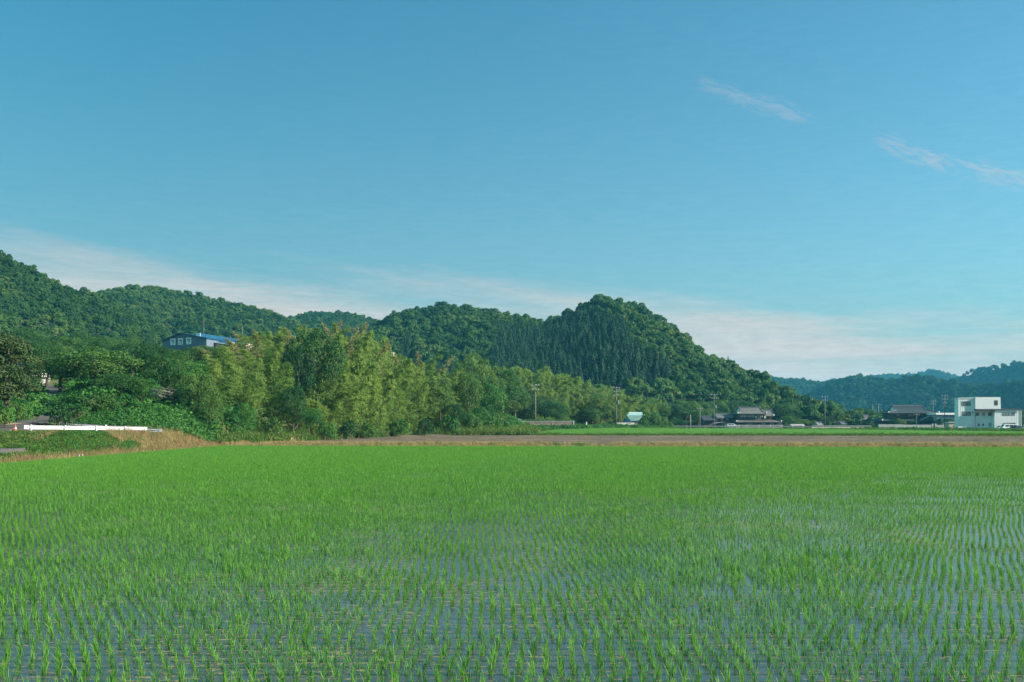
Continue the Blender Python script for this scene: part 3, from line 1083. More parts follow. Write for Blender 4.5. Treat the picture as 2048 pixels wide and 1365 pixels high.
# dry fringe along the far edge of the paddy
X, Y, S = pick(7500, -33.5, 80, S1 - 0.15, S1 + 2.8)
k = fbm(X / 5, S / 3, 83, 3) > 0.30 - 0.1 * (X > 30)
band('dry_grass', 'golden dry grass along the far edge of the rice paddy', X[k], Y[k], DT, 0.4, 0.95)
X, Y, S = pick(1500, -30, 80, S1 - 0.1, S1 + 1.8)
band('edge_weeds', 'low green weeds among the dry fringe of the paddy', X, Y, GT, 0.4, 0.8)
# green field beyond
X, Y, S = pick(52000, 2, 104, 180.4, 292)
k = (S < np.interp(X, [2, 16, 60, 104], [205, 250, 285, 205])) & (X > np.interp(S, [180, 250], [3, 15])) & (X < np.interp(S, [180, 205, 292], [90, 104, 104]))
band('green_field', 'bright strip of young rice in the next field', X[k], Y[k], FT, 0.8, 1.1, 0.05, 1.5)
X, Y, S = pick(3600, -4, 116, 176.2, 180.2)
k = fbm(X / 4, S, 87, 3) > 0.33
band('ridge_grass', 'dark rough grass on the low ridge between the two fields', X[k], Y[k], GT + WC[:1], 0.5, 1.15, 0.15, 1.3)
# verge in front of the bamboo
X, Y, S = pick(34000, -37, 6, 114, 210)
e = np.interp(X, [-36, -2, 40], [121, 190, 275])
k = (Y < e + 5.5) & (X < np.where(S < 176, xl_brown(S) - 0.3, 4.5)) & (Y > e - 26) & (S > S1 + 2.0)
band('verge_grass', 'tall rough grass between the brown field and the bamboo', X[k], Y[k], GT + GT + DT[:1] + WC[:2], 1.3, 3.0, 0.2, 0.9)
# left bank: green above, golden below and to the right
X, Y, S = pick(21000, -39.5, -33.5, 58, 118)
t = (XL - X) / 3.1
gold = fbm(S / 5, X / 1.2, 91, 3) + 0.62 * sstep(88, 97, S) * (1 - 0.5 * sstep(1.0, 1.3, t)) + 0.55 * sstep(0.42, 0.12, t) - 0.12
road_gap = (S < 73.8) & (X < -35.4)
k = (gold > 0.62) & ~road_gap & (t < 1.3)
band('bank_dry_grass', 'golden dry grass on the foot and right end of the road bank', X[k], Y[k], DT + BR[:1] + GT[:2], 0.55, 1.15, 0.25)
k = (gold <= 0.66) & ~road_gap & (t < 1.35) & (S > 60)
band('bank_grass', 'green weeds and grass on the road bank below the guardrail', X[k], Y[k], GT + WC + KC[:1], 0.4, 0.85, 0.2)
X = rng.uniform(-62, -37, 9000); Y = rng.uniform(70, 96, 9000)
k = (np.abs(X) < 0.56 * Y) & ((Y < 83.5 - 0.9 * (X + 41) * (X < -41)) | (fbm(X / 2, Y / 2, 97, 3) > 0.55)) & ~((X > -39.8) & (Y < 73.8))
k &= ~((X < -41) & (Y > 85.0))
band('road_margin_grass', 'green grass and weeds beside the lane left of the guardrail', X[k], Y[k], GT + WC + DT[:1], 0.35, 0.9, 0.2, 1.3)
# vines over the slope behind the guardrail
X = rng.uniform(-55, -34.4, 9000); Y = rng.uniform(97, 136, 9000)
ym = 99 + 12 * sstep(-45.5, -51, X)
k = (Y > ym + 2.4) & (X < np.interp(Y, [97, 104, 116, 124, 136], [-37.4, -37.2, -35.2, -34.6, -34.4]))
k &= ~((X < -44.5) & (X > -50.5) & (Y < 118))
band('vine_slope', 'sheet of leafy vines smothering the slope behind the guardrail', X[k], Y[k], KC, 0.8, 1.7, 0.2, 1.0)
# undergrowth beneath the woods
X = rng.uniform(-110, -36, 6000); Y = rng.uniform(112, 250, 6000)
k = (np.abs(X) < 0.55 * Y) & (Y > 99 + 14 * sstep(-45, -51, X)) & (np.abs(X - np.interp(Y, [94, 104, 116, 128, 140], [-49, -49.5, -52, -58, -66])) > 2.6)
band('undergrowth', 'dark undergrowth on the floor of the wood', X[k], Y[k], KC[:3], 1.4, 3.0, 0.2)
X = rng.uniform(-38, 46, 5200); Y = rng.uniform(121, 330, 5200)
e = np.interp(X, [-36, -2, 40], [122, 192, 280])
k = (Y > e) & (Y < e + 50)
band('grove_undergrowth', 'leafy undergrowth along the foot of the bamboo', X[k], Y[k], KC[:3] + WC[:1], 1.2, 2.6, 0.2)
# rough ground by the white building and along the far road
X, Y, S = pick(9000, 60, 190, 180, 300)
k = (X > np.interp(S, [180, 205, 292], [92, 106, 95])) & (X < 0.54 * Y + 12) & (Y < 282) & (fbm(X / 7, S / 6, 93, 3) > 0.40)
band('weed_patch', 'overgrown weeds in front of the white building', X[k], Y[k], KC[:2] + WC + GT[:2], 0.7, 1.7, 0.2, 1.2)
X, Y, S = pick(4200, 14, 100, 250, 306)
k = (S > np.interp(X, [14, 60, 104], [251, 287, 250])) & (S < 300)
band('roadside_grass', 'strip of rough grass below the far road', X[k], Y[k], GT + WC[:2], 0.5, 1.1, 0.2, 1.4)

# ------------------------------------------------------------------ bamboo grove


def bset(seed, m, h, n, **kw):
    return [bamboo_mesh(seed + i, m, h, **kw) for i in range(n)]


BF = bset(400, LM['bamboo'], 9.0, 4, low=0.06, sparse=1.3, width=1.3)
BB = bset(410, LM['bamboo'], 13.0, 6, low=0.22, sparse=1.3, width=1.25)
BD = bset(420, LM['bamboo_dry'], 13.5, 3, low=0.38, sparse=0.5, width=0.75)
TOPX = [400, 430, 480, 520, 600, 700, 745, 765, 800, 900, 950, 1000, 1030]
TOPY = [694, 688, 676, 662, 650, 652, 668, 690, 702, 708, 720, 745, 800]
ex0, ey0, ex1, ey1 = -36.0, 121.0, -2.0, 190.0
el = math.hypot(ex1 - ex0, ey1 - ey0)
nx_, ny_ = -(ey1 - ey0) / el, (ex1 - ex0) / el     # away from the field
nb = 0
for row in range(8):
    off = 4.6 + 3.8 * row
    sp = 2.35 if row < 5 else 2.8
    u = -0.5 - row * 2.0
    while u < el + 2:
        x = ex0 + (ex1 - ex0) * u / el + nx_ * off + rnd.gauss(0, 0.7)
        y = ey0 + (ey1 - ey0) * u / el + ny_ * off + rnd.gauss(0, 0.7)
        u += sp * rnd.uniform(0.75, 1.25)
        px = 1024 + x / y * F
        if px < 425 + 12 * row * 0 or px > 1012:
            continue
        if px < 470 and y < 127:
            continue
        g = ghf(x, y)
        topy = np.interp(px, TOPX, TOPY)
        if 568 < px < 695 and y < 151:
            topy = max(topy, 738 + rnd.uniform(-14, 18))
        if px > 840 and row < 2 and rnd.random() < 0.25:
            continue
        full = wz(topy, y) - g
        fr = (0.58, 0.72, 0.84, 0.92, 0.97, 1.0, 1.0, 1.0)[row]
        h = full * fr * rnd.uniform(0.86, 1.06)
        h = max(4.0, min(h, 15.5))
        if row < 2:
            i = rnd.randrange(4); cm, fm = BF[i]; s = h / 9.0
            lab, grp = 'leafy low bamboo', 'front bamboos of the grove'
        elif row >= 3 and rnd.random() < (0.36 if (px < 690 or px > 800) else 0.18):
            i = rnd.randrange(3); cm, fm = BD[i]; s = h * 1.05 / 13.5
            lab, grp = 'thin dry topped bamboo', 'dry topped bamboos of the grove'
        else:
            i = rnd.randrange(6); cm, fm = BB[i]; s = h / 13.0
            lab, grp = 'tall yellow-green bamboo plume', 'tall bamboos of the grove'
        if nb >= 298:
            break
        nb += 1
        w = max(s, 0.8) * rnd.uniform(0.95, 1.2)
        wh = ('below the right end of the factory' if px < 490 else 'left of the big round dark tree' if px < 570 else 'by the big round dark tree' if px < 695 else
              'right of the big round dark tree' if px < 770 else 'right of the white topped post' if px < 880 else 'towards the right end of the grove')
        lab = lab + (' in the front row, ' if row == 0 else ' in the second row, ' if row == 1 else ' deep in the grove, ' if row > 4 else ' in mid grove, ') + wh
        grp = grp.replace(' of the grove', '') + (' front row ' if row == 0 else ' second row ' if row == 1 else ' deep ' if row > 4 else ' middle ') + wh
        t = place('bamboo', lab, 'bamboo', [('culm', cm), ('foliage', fm)], x, y, g, w, group=grp, sz=s, tilt=0.04)

# second, farther bamboo wood behind the stone wall: one mass of plumes
X2, Y2 = [], []
for _ in range(420):
    px = rnd.uniform(985, 1310)
    d = np.interp(px, [985, 1150, 1310], [262, 285, 325]) + rnd.uniform(0, 38)
    X2.append(wx(px, d)); Y2.append(d)
X2 = np.array(X2); Y2 = np.array(Y2)
px2 = 1024 + X2 / Y2 * F
ty = np.interp(px2, [985, 1010, 1060, 1110, 1170, 1230, 1270, 1310], [725, 735, 738, 745, 765, 785, 795, 800])
z0 = gh(X2, Y2)
depth = (Y2 - np.interp(px2, [985, 1150, 1310], [262, 285, 325])) / 38
hh = (CAMZ - (ty - HOR) / F * Y2 - z0) * (0.62 + 0.40 * np.clip(depth * 1.4, 0, 1)) * rng.uniform(0.85, 1.05, len(X2))
sz = hh / np.where(depth < 0.25, 9.0, 13.0)
ii = np.where(depth < 0.25, rng.integers(0, 4, len(X2)), 4 + rng.integers(0, 6, len(X2)))
gn_scatter('bamboo_wood', np.stack([X2, Y2, z0], 1), [f for c, f in BF] + [f for c, f in BB], rotz(len(X2), 0.04),
           np.stack([np.maximum(sz, 1.0) * 1.25, np.maximum(sz, 1.0) * 1.25, sz], 1), ii, 'farther bamboo wood behind the low stone wall')

# ------------------------------------------------------------------ near trees and shrubs
NT = {}
for i, (k, nl, per, leaf) in enumerate((('oak', 22, 420, 0.135), ('oak', 19, 420, 0.14), ('dark', 22, 440, 0.13), ('dark', 18, 430, 0.135), ('fresh', 18, 380, 0.14), ('fresh', 21, 380, 0.135), ('kudzu', 19, 400, 0.135))):
    NT.setdefault(k, []).append(crown_broad(500 + i, LM[k], 4.0, 3.2, 1.6, nl, per, leaf))
NTR = [trunk_mesh(520 + i, 7.6, 0.24, 5) for i in range(3)]
SH = {k: crown_broad(530 + i, LM[k], 1.5, 0.95, -0.1, 10, 150, 0.105, name='foliage') for i, k in enumerate(('dark', 'kudzu', 'fresh', 'oak', 'grass'))}
SHS = [trunk_mesh(540, 1.4, 0.05, 3, 'stem', 0.2, 0.4)]
KW = {'oak': 'mid green', 'dark': 'dark evergreen', 'fresh': 'light green', 'kudzu': 'vine hung', 'olive': 'olive'}


def near_tree(kind, px, d, topy, width, label, group=None, name='broadleaf_tree', drop=0.0, low=False):
    x = wx(px, d); z = ghf(x, d) - drop
    h = max(1.5, wz(topy, d) - z)
    i = rnd.randrange(len(NT[kind]))
    sx = width / 8.0
    sz = min(h / 8.0, sx * 1.3)
    t = place(name, label, 'tree', [('trunk', NTR[i % 3]), ('crown', NT[kind][i])], x, d, z, sx, group=group, sz=sz)
    up_ = (h - 8.0 * sz) / sz
    if up_ > 0.3:
        t.children[0].scale = (1, 1, (7.6 + up_) / 7.6)
        t.children[1].location = (0, 0, up_)
    if kind == 'kudzu' or low:
        t.children[1].location = (0, 0, -2.5)
        t.children[1].scale = (1, 1, (8.0 + up_ + 2.5) / 8.0)
    return t


def shrub(kind, px, d, topy, width, label, group=None):
    x = wx(px, d); z = ghf(x, d)
    h = max(0.6, wz(topy, d) - z)
    return place('shrub', label, 'shrub', [('stem', SHS[0]), ('foliage', SH[kind])], x, d, z, width / 3.0, group=group, sz=h / 1.8)


near_tree('oak', 196, 124, 694, 11.5, 'broad spreading mid green tree above the middle of the guardrail')
near_tree('oak', 118, 126, 712, 7.5, 'loose mid green tree left of the broad spreading one')
near_tree('dark', 92, 136, 688, 6.0, 'dark layered tree beside the glimpse of a white house')
near_tree('dark', 262, 142, 690, 8.0, 'dark evergreen tree standing right of the broad spreading one')
near_tree('dark', 300, 150, 686, 6.0, 'dark evergreen tree just below the left end of the factory')
near_tree('oak', 322, 128, 706, 6.0, 'mid green tree below the factory sign')
near_tree('fresh', 352, 140, 706, 6.0, 'light green tree at the left edge of the bamboo')
near_tree('kudzu', 285, 119, 758, 5.0, 'low leafy tree on top of the vine slope')
near_tree('oak', 240, 117, 748, 6.0, 'small mid green tree above the right part of the guardrail')
near_tree('fresh', 398, 121, 744, 5.0, 'bright leafy maple at the left end of the bamboo')
near_tree('fresh', 418, 119.5, 790, 3.6, 'small bright sapling below the leafy maple')
near_tree('dark', 352, 123, 775, 5.0, 'dark shaded tree behind the bare branches')
near_tree('kudzu', 372, 130, 722, 6.5, 'vine hung tree at the left edge of the bamboo')
near_tree('oak', 50, 134, 738, 4.5, 'mid green leafy tree left of the dark one before the white house', low=True)
near_tree('dark', 66, 137, 752, 4.5, 'dark leafy tree half hiding the glimpse of a white house', low=True)
near_tree('oak', 60, 150, 690, 7.0, 'mid green tree behind the glimpse of a white house')
near_tree('dark', 632, 153, 657, 8.6, 'big round dark evergreen tree rising in the bamboo grove')
near_tree('dark', 598, 149, 690, 4.6, 'smaller dark tree against the left of the big round one')
near_tree('dark', 586, 134.5, 772, 4.2, 'dark evergreen bush-like tree at the foot of the bamboo front', low=True)
near_tree('kudzu', 620, 138, 815, 4.0, 'low vine hung tree in front of the bamboo, below the round tree')
near_tree('kudzu', 486, 126, 806, 3.4, 'narrow vine hung tree at the left foot of the bamboo')
near_tree('fresh', 880, 178, 756, 5.5, 'vine hung tree in the right part of the bamboo front')
near_tree('fresh', 935, 186, 744, 6.0, 'leafy mid green tree near the right end of the bamboo')
near_tree('kudzu', 980, 190, 768, 6.0, 'vine hung tree at the right end of the bamboo')
near_tree('dark', 908, 174, 806, 4.2, 'low dark tree in the right part of the bamboo front', low=True)
near_tree('kudzu', 955, 184, 815, 5.0, 'low mid green tree below the leafy one near the right end', low=True)
near_tree('oak', 1005, 250, 736, 10.0, 'tall mid green tree just left of the pole behind the stone wall')
near_tree('fresh', 950, 240, 712, 10.0, 'domed light green tree showing behind the right end of the bamboo')
for k, (px, d, ty_, w) in enumerate(((1030, 258, 772, 9), (1052, 262, 785, 8), (1020, 255, 800, 7), (1090, 268, 792, 8), (1110, 262, 805, 8), (1200, 290, 788, 8), (1185, 286, 815, 6), (1215, 292, 812, 6))):
    near_tree(('oak', 'dark', 'fresh')[k % 3], px, d, ty_, w, '%s tree in the shade behind the low stone wall and the pole' % KW[('oak', 'dark', 'fresh')[k % 3]],
              'trees behind the stone wall, ' + KW[('oak', 'dark', 'fresh')[k % 3]])
for px in (338, 362, 384, 406, 428):
    near_tree('fresh' if px % 4 else 'oak', px, 190, rnd.uniform(698, 705) - (px - 338) * 0.08, 6.5, 'light tree in front of the factory wall, hiding its foot', 'trees hiding the foot of the factory')
# second tier of the left wood
for d, py0, py1 in ((158, 700, 716), (178, 684, 704), (200, 668, 690), (226, 655, 678)):
    px = -40 + rnd.uniform(0, 20)
    while px < (345 if d < 200 else 310):
        k = rnd.choice(('oak', 'oak', 'dark', 'fresh', 'dark'))
        near_tree(k, px, d + rnd.uniform(-6, 6), rnd.uniform(py0, py1) + 12 * (px > 230), rnd.uniform(6.0, 9.0),
                  '%s tree in the wood between the guardrail and the left hills' % KW[k], '%s trees of the left wood' % KW[k])
        px += rnd.uniform(26, 44) * 160 / d
# filler trees behind the bamboo
for px in range(430, 1000, 26):
    d = np.interp(px, [430, 1000], [178, 236]) + rnd.uniform(-5, 8)
    k = rnd.choice(('oak', 'dark', 'oak', 'fresh'))
    near_tree(k, px, d, np.interp(px, TOPX, TOPY) + rnd.uniform(18, 46), 8.5, '%s tree showing through behind the bamboo grove' % KW[k], '%s trees behind the bamboo' % KW[k])
# big olive tree at the left edge
OT = crown_broad(560, LM['olive'], 3.4, 4.7, 0.5, 30, 420, 0.13, 0.25)
x = wx(8, 97); t = place('conifer_tree', 'tall olive brown conifer at the left edge beside the road', 'tree', [('trunk', trunk_mesh(561, 9.6, 0.25, 0)), ('crown', OT)], x, 97, ghf(x, 97), 1.0)
x = wx(-30, 100); place('conifer_tree', 'second olive conifer half out of frame at the left edge', 'tree', [('trunk', trunk_mesh(562, 9.6, 0.25, 0)), ('crown', OT)], x, 100, ghf(x, 100), 1.1)
# shrubs
shrub('dark', 122, 99.5, 806, 2.6, 'round dark shrub where the guardrail meets the shaded lane')
for px, d, ty_, w, k in ((150, 104, 808, 3, 'kudzu'), (178, 107, 792, 3.2, 'fresh'), (214, 108, 790, 3.0, 'oak'), (100, 116, 800, 3.4, 'dark'), (76, 118, 790, 3, 'oak'), (250, 110, 790, 3.0, 'kudzu')):
    shrub(k, px, d, ty_, w, 'leafy %s shrub on the slope above the guardrail' % KW[k], '%s shrubs on the slope above the guardrail' % KW[k])
for px, d, ty_, w, k in ((10, 96, 812, 2.6, 'kudzu'), (34, 102, 806, 2.4, 'oak'), (-14, 93, 815, 3, 'fresh'), (52, 110, 800, 3, 'kudzu')):
    shrub(k, px, d, ty_, w, 'low %s shrub at the foot of the olive conifer' % KW[k], '%s shrubs at the foot of the olive conifer' % KW[k])
for px, d, ty_, w, k in ((470, 120.5, 848, 2.4, 'kudzu'), (545, 126, 838, 2.6, 'fresh'), (655, 133.5, 845, 3.0, 'kudzu'), (700, 138, 842, 3.0, 'dark'), (738, 142, 846, 3, 'oak'),
                         (800, 152, 840, 3, 'kudzu'), (850, 160, 838, 3.4, 'dark'), (900, 168, 832, 3.6, 'kudzu'), (945, 176, 830, 3.6, 'oak'), (985, 184, 834, 3.6, 'kudzu'), (1003, 188, 842, 3, 'dark')):
    shrub(k, px, d + 4, ty_, w, '%s shrub at the foot of the bamboo front' % KW[k], '%s shrubs at the foot of the bamboo' % KW[k])
for px, d, ty_, w, k in ((1300, 288, 824, 6.5, 'oak'), (1322, 290, 834, 5.0, 'oak'), (1286, 286, 836, 4.4, 'kudzu'), (1338, 292, 843, 3.2, 'oak')):
    shrub(k, px, d, ty_, w, '%s bush right of the teal roofed house' % KW[k], '%s bushes right of the teal roofed house' % KW[k])
for px, d, ty_, w, k in ((1208, 284, 846, 4, 'oak'), (1222, 286, 843, 4, 'dark'), (1195, 282, 848, 3.4, 'grass')):
    shrub(k, px, d, ty_, w, 'low bush left of the white wall by the pole', 'low bushes left of the white wall')
# trees behind the houses and the clump at the right foot of the hill
for k, (px, d, ty_, w) in enumerate(((1305, 345, 800, 12), (1340, 350, 806, 13), (1372, 352, 800, 12), (1400, 362, 806, 12), (1430, 368, 800, 11), (1460, 372, 805, 10), (1490, 375, 802, 11),
                                     (1520, 372, 808, 10), (1560, 372, 806, 11), (1585, 370, 818, 10), (1575, 352, 832, 7), (1600, 356, 838, 6), (1396, 345, 822, 6), (1352, 330, 838, 6), (1380, 333, 840, 5), (1625, 360, 842, 5))):
    kk = ('oak', 'dark', 'oak', 'fresh')[k % 4]
    near_tree(kk, px, d, ty_, w, '%s tree along the foot of the main hill by the houses' % KW[kk], '%s trees along the foot of the main hill' % KW[kk])
CED = crown_cone(570, LM['cedar'], 12.0, 3.0, 0.8, 24, 110, 0.40)
CED2 = crown_cone(571, LM['dark'], 12.0, 3.6, 0.8, 10, 30, 0.75, gap=0.9)
CTR = trunk_mesh(572, 12.5, 0.2, 0)
for px, d, ty_, w, lb in ((1618, 385, 789, 9.0, 'tallest dark cedar in the clump right of the main hill'), (1642, 388, 803, 7.5, 'shorter dark cedar right of the tallest one in the clump'),
                          (1606, 392, 800, 7.0, 'dark cedar left of the tallest one, touching the hill')):
    x = wx(px, d); z = ghf(x, d)
    place('cedar_tree', lb, 'tree', [('trunk', CTR), ('crown', CED)], x, d, z, w / 6.0, sz=(wz(ty_, d) - z) / 12.0)
for k, (px, d, ty_, w, kd) in enumerate(((1628, 375, 822, 9, 'oak'), (1655, 378, 812, 9, 'fresh'), (1668, 382, 806, 9, 'oak'), (1682, 386, 818, 8, 'fresh'), (1612, 372, 832, 8, 'dark'), (1645, 370, 832, 7, 'dark'), (1690, 392, 832, 6, 'oak'))):
    near_tree(kd, px, d, ty_, w, '%s tree in the clump right of the main hill' % KW[kd], '%s trees in the clump right of the main hill' % KW[kd])
d = 452; x = wx(1456, d); z = float(hill_main.h(x, d))
place('cedar_tree', 'lone pointed conifer breaking the right skyline of the main hill', 'tree', [('trunk', CTR), ('crown', CED2)], x, d, z, 0.85, sz=(wz(712, d) - z) / 12.0)
near_tree('oak', 2046, 296, 822, 7, 'dark green tree at the right edge behind the white building')
for px, d, ty_, w, kd in ((1738, 372, 845, 4, 'dark'), (1758, 366, 834, 4, 'fresh'), (1786, 351, 838, 4.5, 'dark'), (1800, 350, 838, 4.0, 'fresh'), (1828, 349, 842, 3, 'kudzu'), (1882, 346, 838, 6, 'dark'), (1898, 340, 838, 4, 'dark')):
    near_tree(kd, px, d, ty_, w, '%s garden tree behind the walls of the village houses' % KW[kd], '%s garden trees by the village houses' % KW[kd])
for px, d, ty_, w, kd in ((1822, 262, 855, 5, 'oak'), (1845, 258, 858, 5, 'kudzu'), (1868, 262, 856, 6, 'dark'), (1895, 262, 858, 6, 'dark'), (1925, 264, 860, 6, 'oak'), (1950, 258, 861, 6, 'kudzu'), (1980, 262, 861, 6, 'oak'),
                          (2012, 260, 862, 6, 'kudzu'), (2040, 262, 863, 5, 'oak'), (1860, 225, 861, 4, 'kudzu'), (2030, 215, 866, 5, 'kudzu'), (1735, 300, 857, 3, 'grass'), (1780, 298, 857, 3, 'grass')):
    shrub(kd if kd in SH else 'oak', px, d, ty_, w, 'low overgrown bush in front of the white building', 'bushes in front of the white building')
# bare dead branches at the edge of the wood
b = MB(); r_ = random.Random(5)
for k in range(9):
    p = Vector((r_.uniform(-.2, .2), r_.uniform(-.3, .3), 0.2 + 0.12 * k)); a = r_.uniform(-0.5, 0.6); ln = r_.uniform(1.2, 2.6)
    q = p + Vector((math.cos(a) * ln, r_.uniform(-.8, .3), math.sin(a) * ln * 0.5)); m_ = p.lerp(q, .5) + Vector((0, 0, r_.uniform(-.1, .3)))
    b.tube([p, m_, q], [0.06, 0.045, 0.012], 5)
    for j2 in range(4):
        c = m_.lerp(q, r_.random()); e = c + Vector((r_.uniform(.1, .8), r_.uniform(-.4, .2), r_.uniform(-.4, .5)))
        b.tube([c, e], [0.025, 0.006], 4)
o = b.build('dead_branches', M['deadwood'], None, True, (wx(305, 116), 115.6, wz(800, 116)))
setp(o, 'tangle of bare pale dead branches above the vine slope', 'branches')
# ------------------------------------------------------------------ materials of built things
M['white_metal'] = mat('white_painted_steel', (0.52, 0.52, 0.53), (0.40, 0.40, 0.40), 2.0, 0.5, 0.35)
M['grey_metal'] = mat('grey_galvanised_steel', (0.15, 0.175, 0.185), (0.11, 0.13, 0.14), 2.0, 0.6, 0.3)
M['asphalt'] = mat('asphalt', (0.055, 0.055, 0.055), (0.10, 0.095, 0.088), 3.0, 0.9, 0.2, 0.4, 12)
M['dirt'] = mat('dirt_path', (0.26, 0.20, 0.13), (0.36, 0.29, 0.20), 1.0, 0.95, 0.1, 0.5)
M['concrete'] = mat('concrete', (0.42, 0.41, 0.39), (0.30, 0.30, 0.29), 1.2, 0.9, 0.2, 0.3)
M['concrete_pole'] = mat('pole_concrete', (0.18, 0.17, 0.155), (0.13, 0.125, 0.12), 1.0, 0.85, 0.2)
M['rust_pole'] = mat('weathered_pole', (0.20, 0.13, 0.10), (0.28, 0.22, 0.18), 1.0, 0.85, 0.2)
M['wire'] = mat('black_cable', (0.03, 0.03, 0.035), None, 1.0, 0.6, 0.3)
M['tile'] = mat('grey_roof_tile', (0.10, 0.10, 0.10), (0.19, 0.18, 0.17), 1.6, 0.6, 0.3, 0.8, 6.0, stretch=(4.0, 1, 1))
M['tile_dark'] = mat('dark_roof_tile', (0.035, 0.052, 0.058), (0.060, 0.078, 0.082), 1.2, 0.65, 0.25, 0.8, 6.0, stretch=(4.0, 1, 1))
M['ridge'] = mat('ridge_tile', (0.050, 0.065, 0.075), (0.085, 0.10, 0.11), 2.0, 0.5, 0.4)
M['plaster'] = mat('white_plaster', (0.74, 0.72, 0.68), (0.62, 0.60, 0.57), 0.8, 0.85, 0.2)
M['timber'] = mat('dark_timber_wall', (0.052, 0.048, 0.044), (0.090, 0.080, 0.068), 2.0, 0.8, 0.2, 0.3, stretch=(3, 3, 0.4))
M['beige'] = mat('beige_render', (0.40, 0.33, 0.24), (0.30, 0.25, 0.19), 1.0, 0.85, 0.2)
M['glass'] = mat('window_glass', (0.10, 0.13, 0.14), (0.20, 0.24, 0.25), 0.5, 0.08, 0.6)
M['curtain_glass'] = mat('curtained_window_glass', (0.34, 0.38, 0.36), (0.18, 0.23, 0.23), 0.9, 0.15, 0.5)
M['dark_glass'] = mat('dark_window_glass', (0.025, 0.032, 0.036), (0.06, 0.07, 0.075), 0.7, 0.06, 0.6)
M['alu'] = mat('dark_window_frame', (0.07, 0.075, 0.08), None, 2, 0.5, 0.4)
M['cladding'] = mat('white_wall_cladding', (0.66, 0.66, 0.65), (0.56, 0.57, 0.57), 0.35, 0.6, 0.3, 0.1)
M['cladding_shaded'] = mat('shaded_white_cladding', (0.36, 0.47, 0.50), (0.30, 0.41, 0.45), 0.35, 0.6, 0.3, 0.1)  # white cladding with the tower's shade mixed into its colour, unused
M['cladding_bright'] = mat('bright_white_cladding', (0.68, 0.67, 0.66), (0.61, 0.61, 0.61), 0.3, 0.55, 0.3)  # brighter copy of the cladding; the upper storey's sunlight is put into it
M['block'] = mat('grey_block_wall', (0.34, 0.34, 0.33), (0.24, 0.25, 0.26), 0.6, 0.9, 0.2, 0.4)
M['cream_wall'] = mat('cream_wall', (0.68, 0.55, 0.40), (0.56, 0.45, 0.33), 0.5, 0.85, 0.2)
M['teal_roof'] = mat('pale_teal_metal_roof', (0.25, 0.42, 0.38), (0.19, 0.34, 0.32), 0.6, 0.5, 0.4)
M['blue_roof'] = mat('blue_metal_roof', (0.008, 0.055, 0.11), (0.014, 0.08, 0.14), 0.4, 0.85, 0.1)
M['factory_wall'] = mat('slate_blue_siding', (0.085, 0.115, 0.165), (0.11, 0.14, 0.19), 0.5, 0.7, 0.3)
M['sign_white'] = mat('sign_white', (0.66, 0.69, 0.70), (0.58, 0.62, 0.64), 1.0, 0.6, 0.3)
M['sign_black'] = mat('sign_black', (0.012, 0.014, 0.022), None, 1.0, 0.5, 0.3)
M['tarp'] = mat('blue_tarp', (0.02, 0.30, 0.50), (0.03, 0.38, 0.56), 1.5, 0.5, 0.4, 0.4)
M['cone_red'] = mat('cone_red', (0.62, 0.06, 0.03), (0.5, 0.05, 0.03), 2, 0.5, 0.4)
M['car_white'] = mat('white_car_paint', (0.78, 0.78, 0.78), (0.74, 0.74, 0.74), 1, 0.25, 0.5)
M['car_black'] = mat('black_car_paint', (0.012, 0.013, 0.018), None, 1, 0.15, 0.6)
M['car_silver'] = mat('silver_car_paint', (0.55, 0.60, 0.63), None, 1, 0.25, 0.6, metal=0.5)
M['tyre'] = mat('tyre_rubber', (0.018, 0.018, 0.018), None, 2, 0.85, 0.2)
M['lamp_red'] = mat('tail_lamp', (0.35, 0.01, 0.01), None, 2, 0.2, 0.5)
M['lamp_clear'] = mat('head_lamp', (0.7, 0.72, 0.74), None, 2, 0.1, 0.6)
M['pinkish'] = mat('pinkish_wall', (0.68, 0.48, 0.40), (0.74, 0.60, 0.52), 0.6, 0.85, 0.2)
M['stone'] = mat('wall_stone', (0.20, 0.155, 0.12), (0.36, 0.30, 0.25), 1.3, 0.9, 0.2, 0.6)
M['brick_red'] = mat('rusty_brown', (0.24, 0.12, 0.08), (0.34, 0.20, 0.14), 1.5, 0.8, 0.2)
M['brown_metal'] = mat('grey_brown_siding', (0.24, 0.22, 0.22), (0.32, 0.30, 0.29), 0.5, 0.7, 0.3)

# ------------------------------------------------------------------ left: road, guardrails, cones, path


def ribbon(name, L_, m, w, lift=0.05, n=24, kind='structure'):
    """a road or path sheet along points, draped on the ground"""
    P = [Vector((x, y, 0)) for x, y in L_]
    vs, fs = [], []
    Q = []
    for i in range(len(P) - 1):
        for k in range(n):
            Q.append(P[i].lerp(P[i + 1], k / n))
    Q.append(P[-1])
    for i, p in enumerate(Q):
        t = (Q[min(i + 1, len(Q) - 1)] - Q[max(i - 1, 0)]).normalized()
        nn = Vector((-t.y, t.x, 0))
        for c in range(5):
            q = p + nn * w * (c / 4 - 0.5)
            vs.append((q.x, q.y, ghf(q.x, q.y) + lift))
    for i in range(len(Q) - 1):
        for c in range(4):
            a = i * 5 + c
            fs.append((a, a + 1, a + 6, a + 5))
    me = bpy.data.meshes.new(name); me.from_pydata(vs, [], fs); me.materials.append(m)
    me.polygons.foreach_set('use_smooth', [True] * len(fs))
    o = link(name, me); o['kind'] = kind
    return o


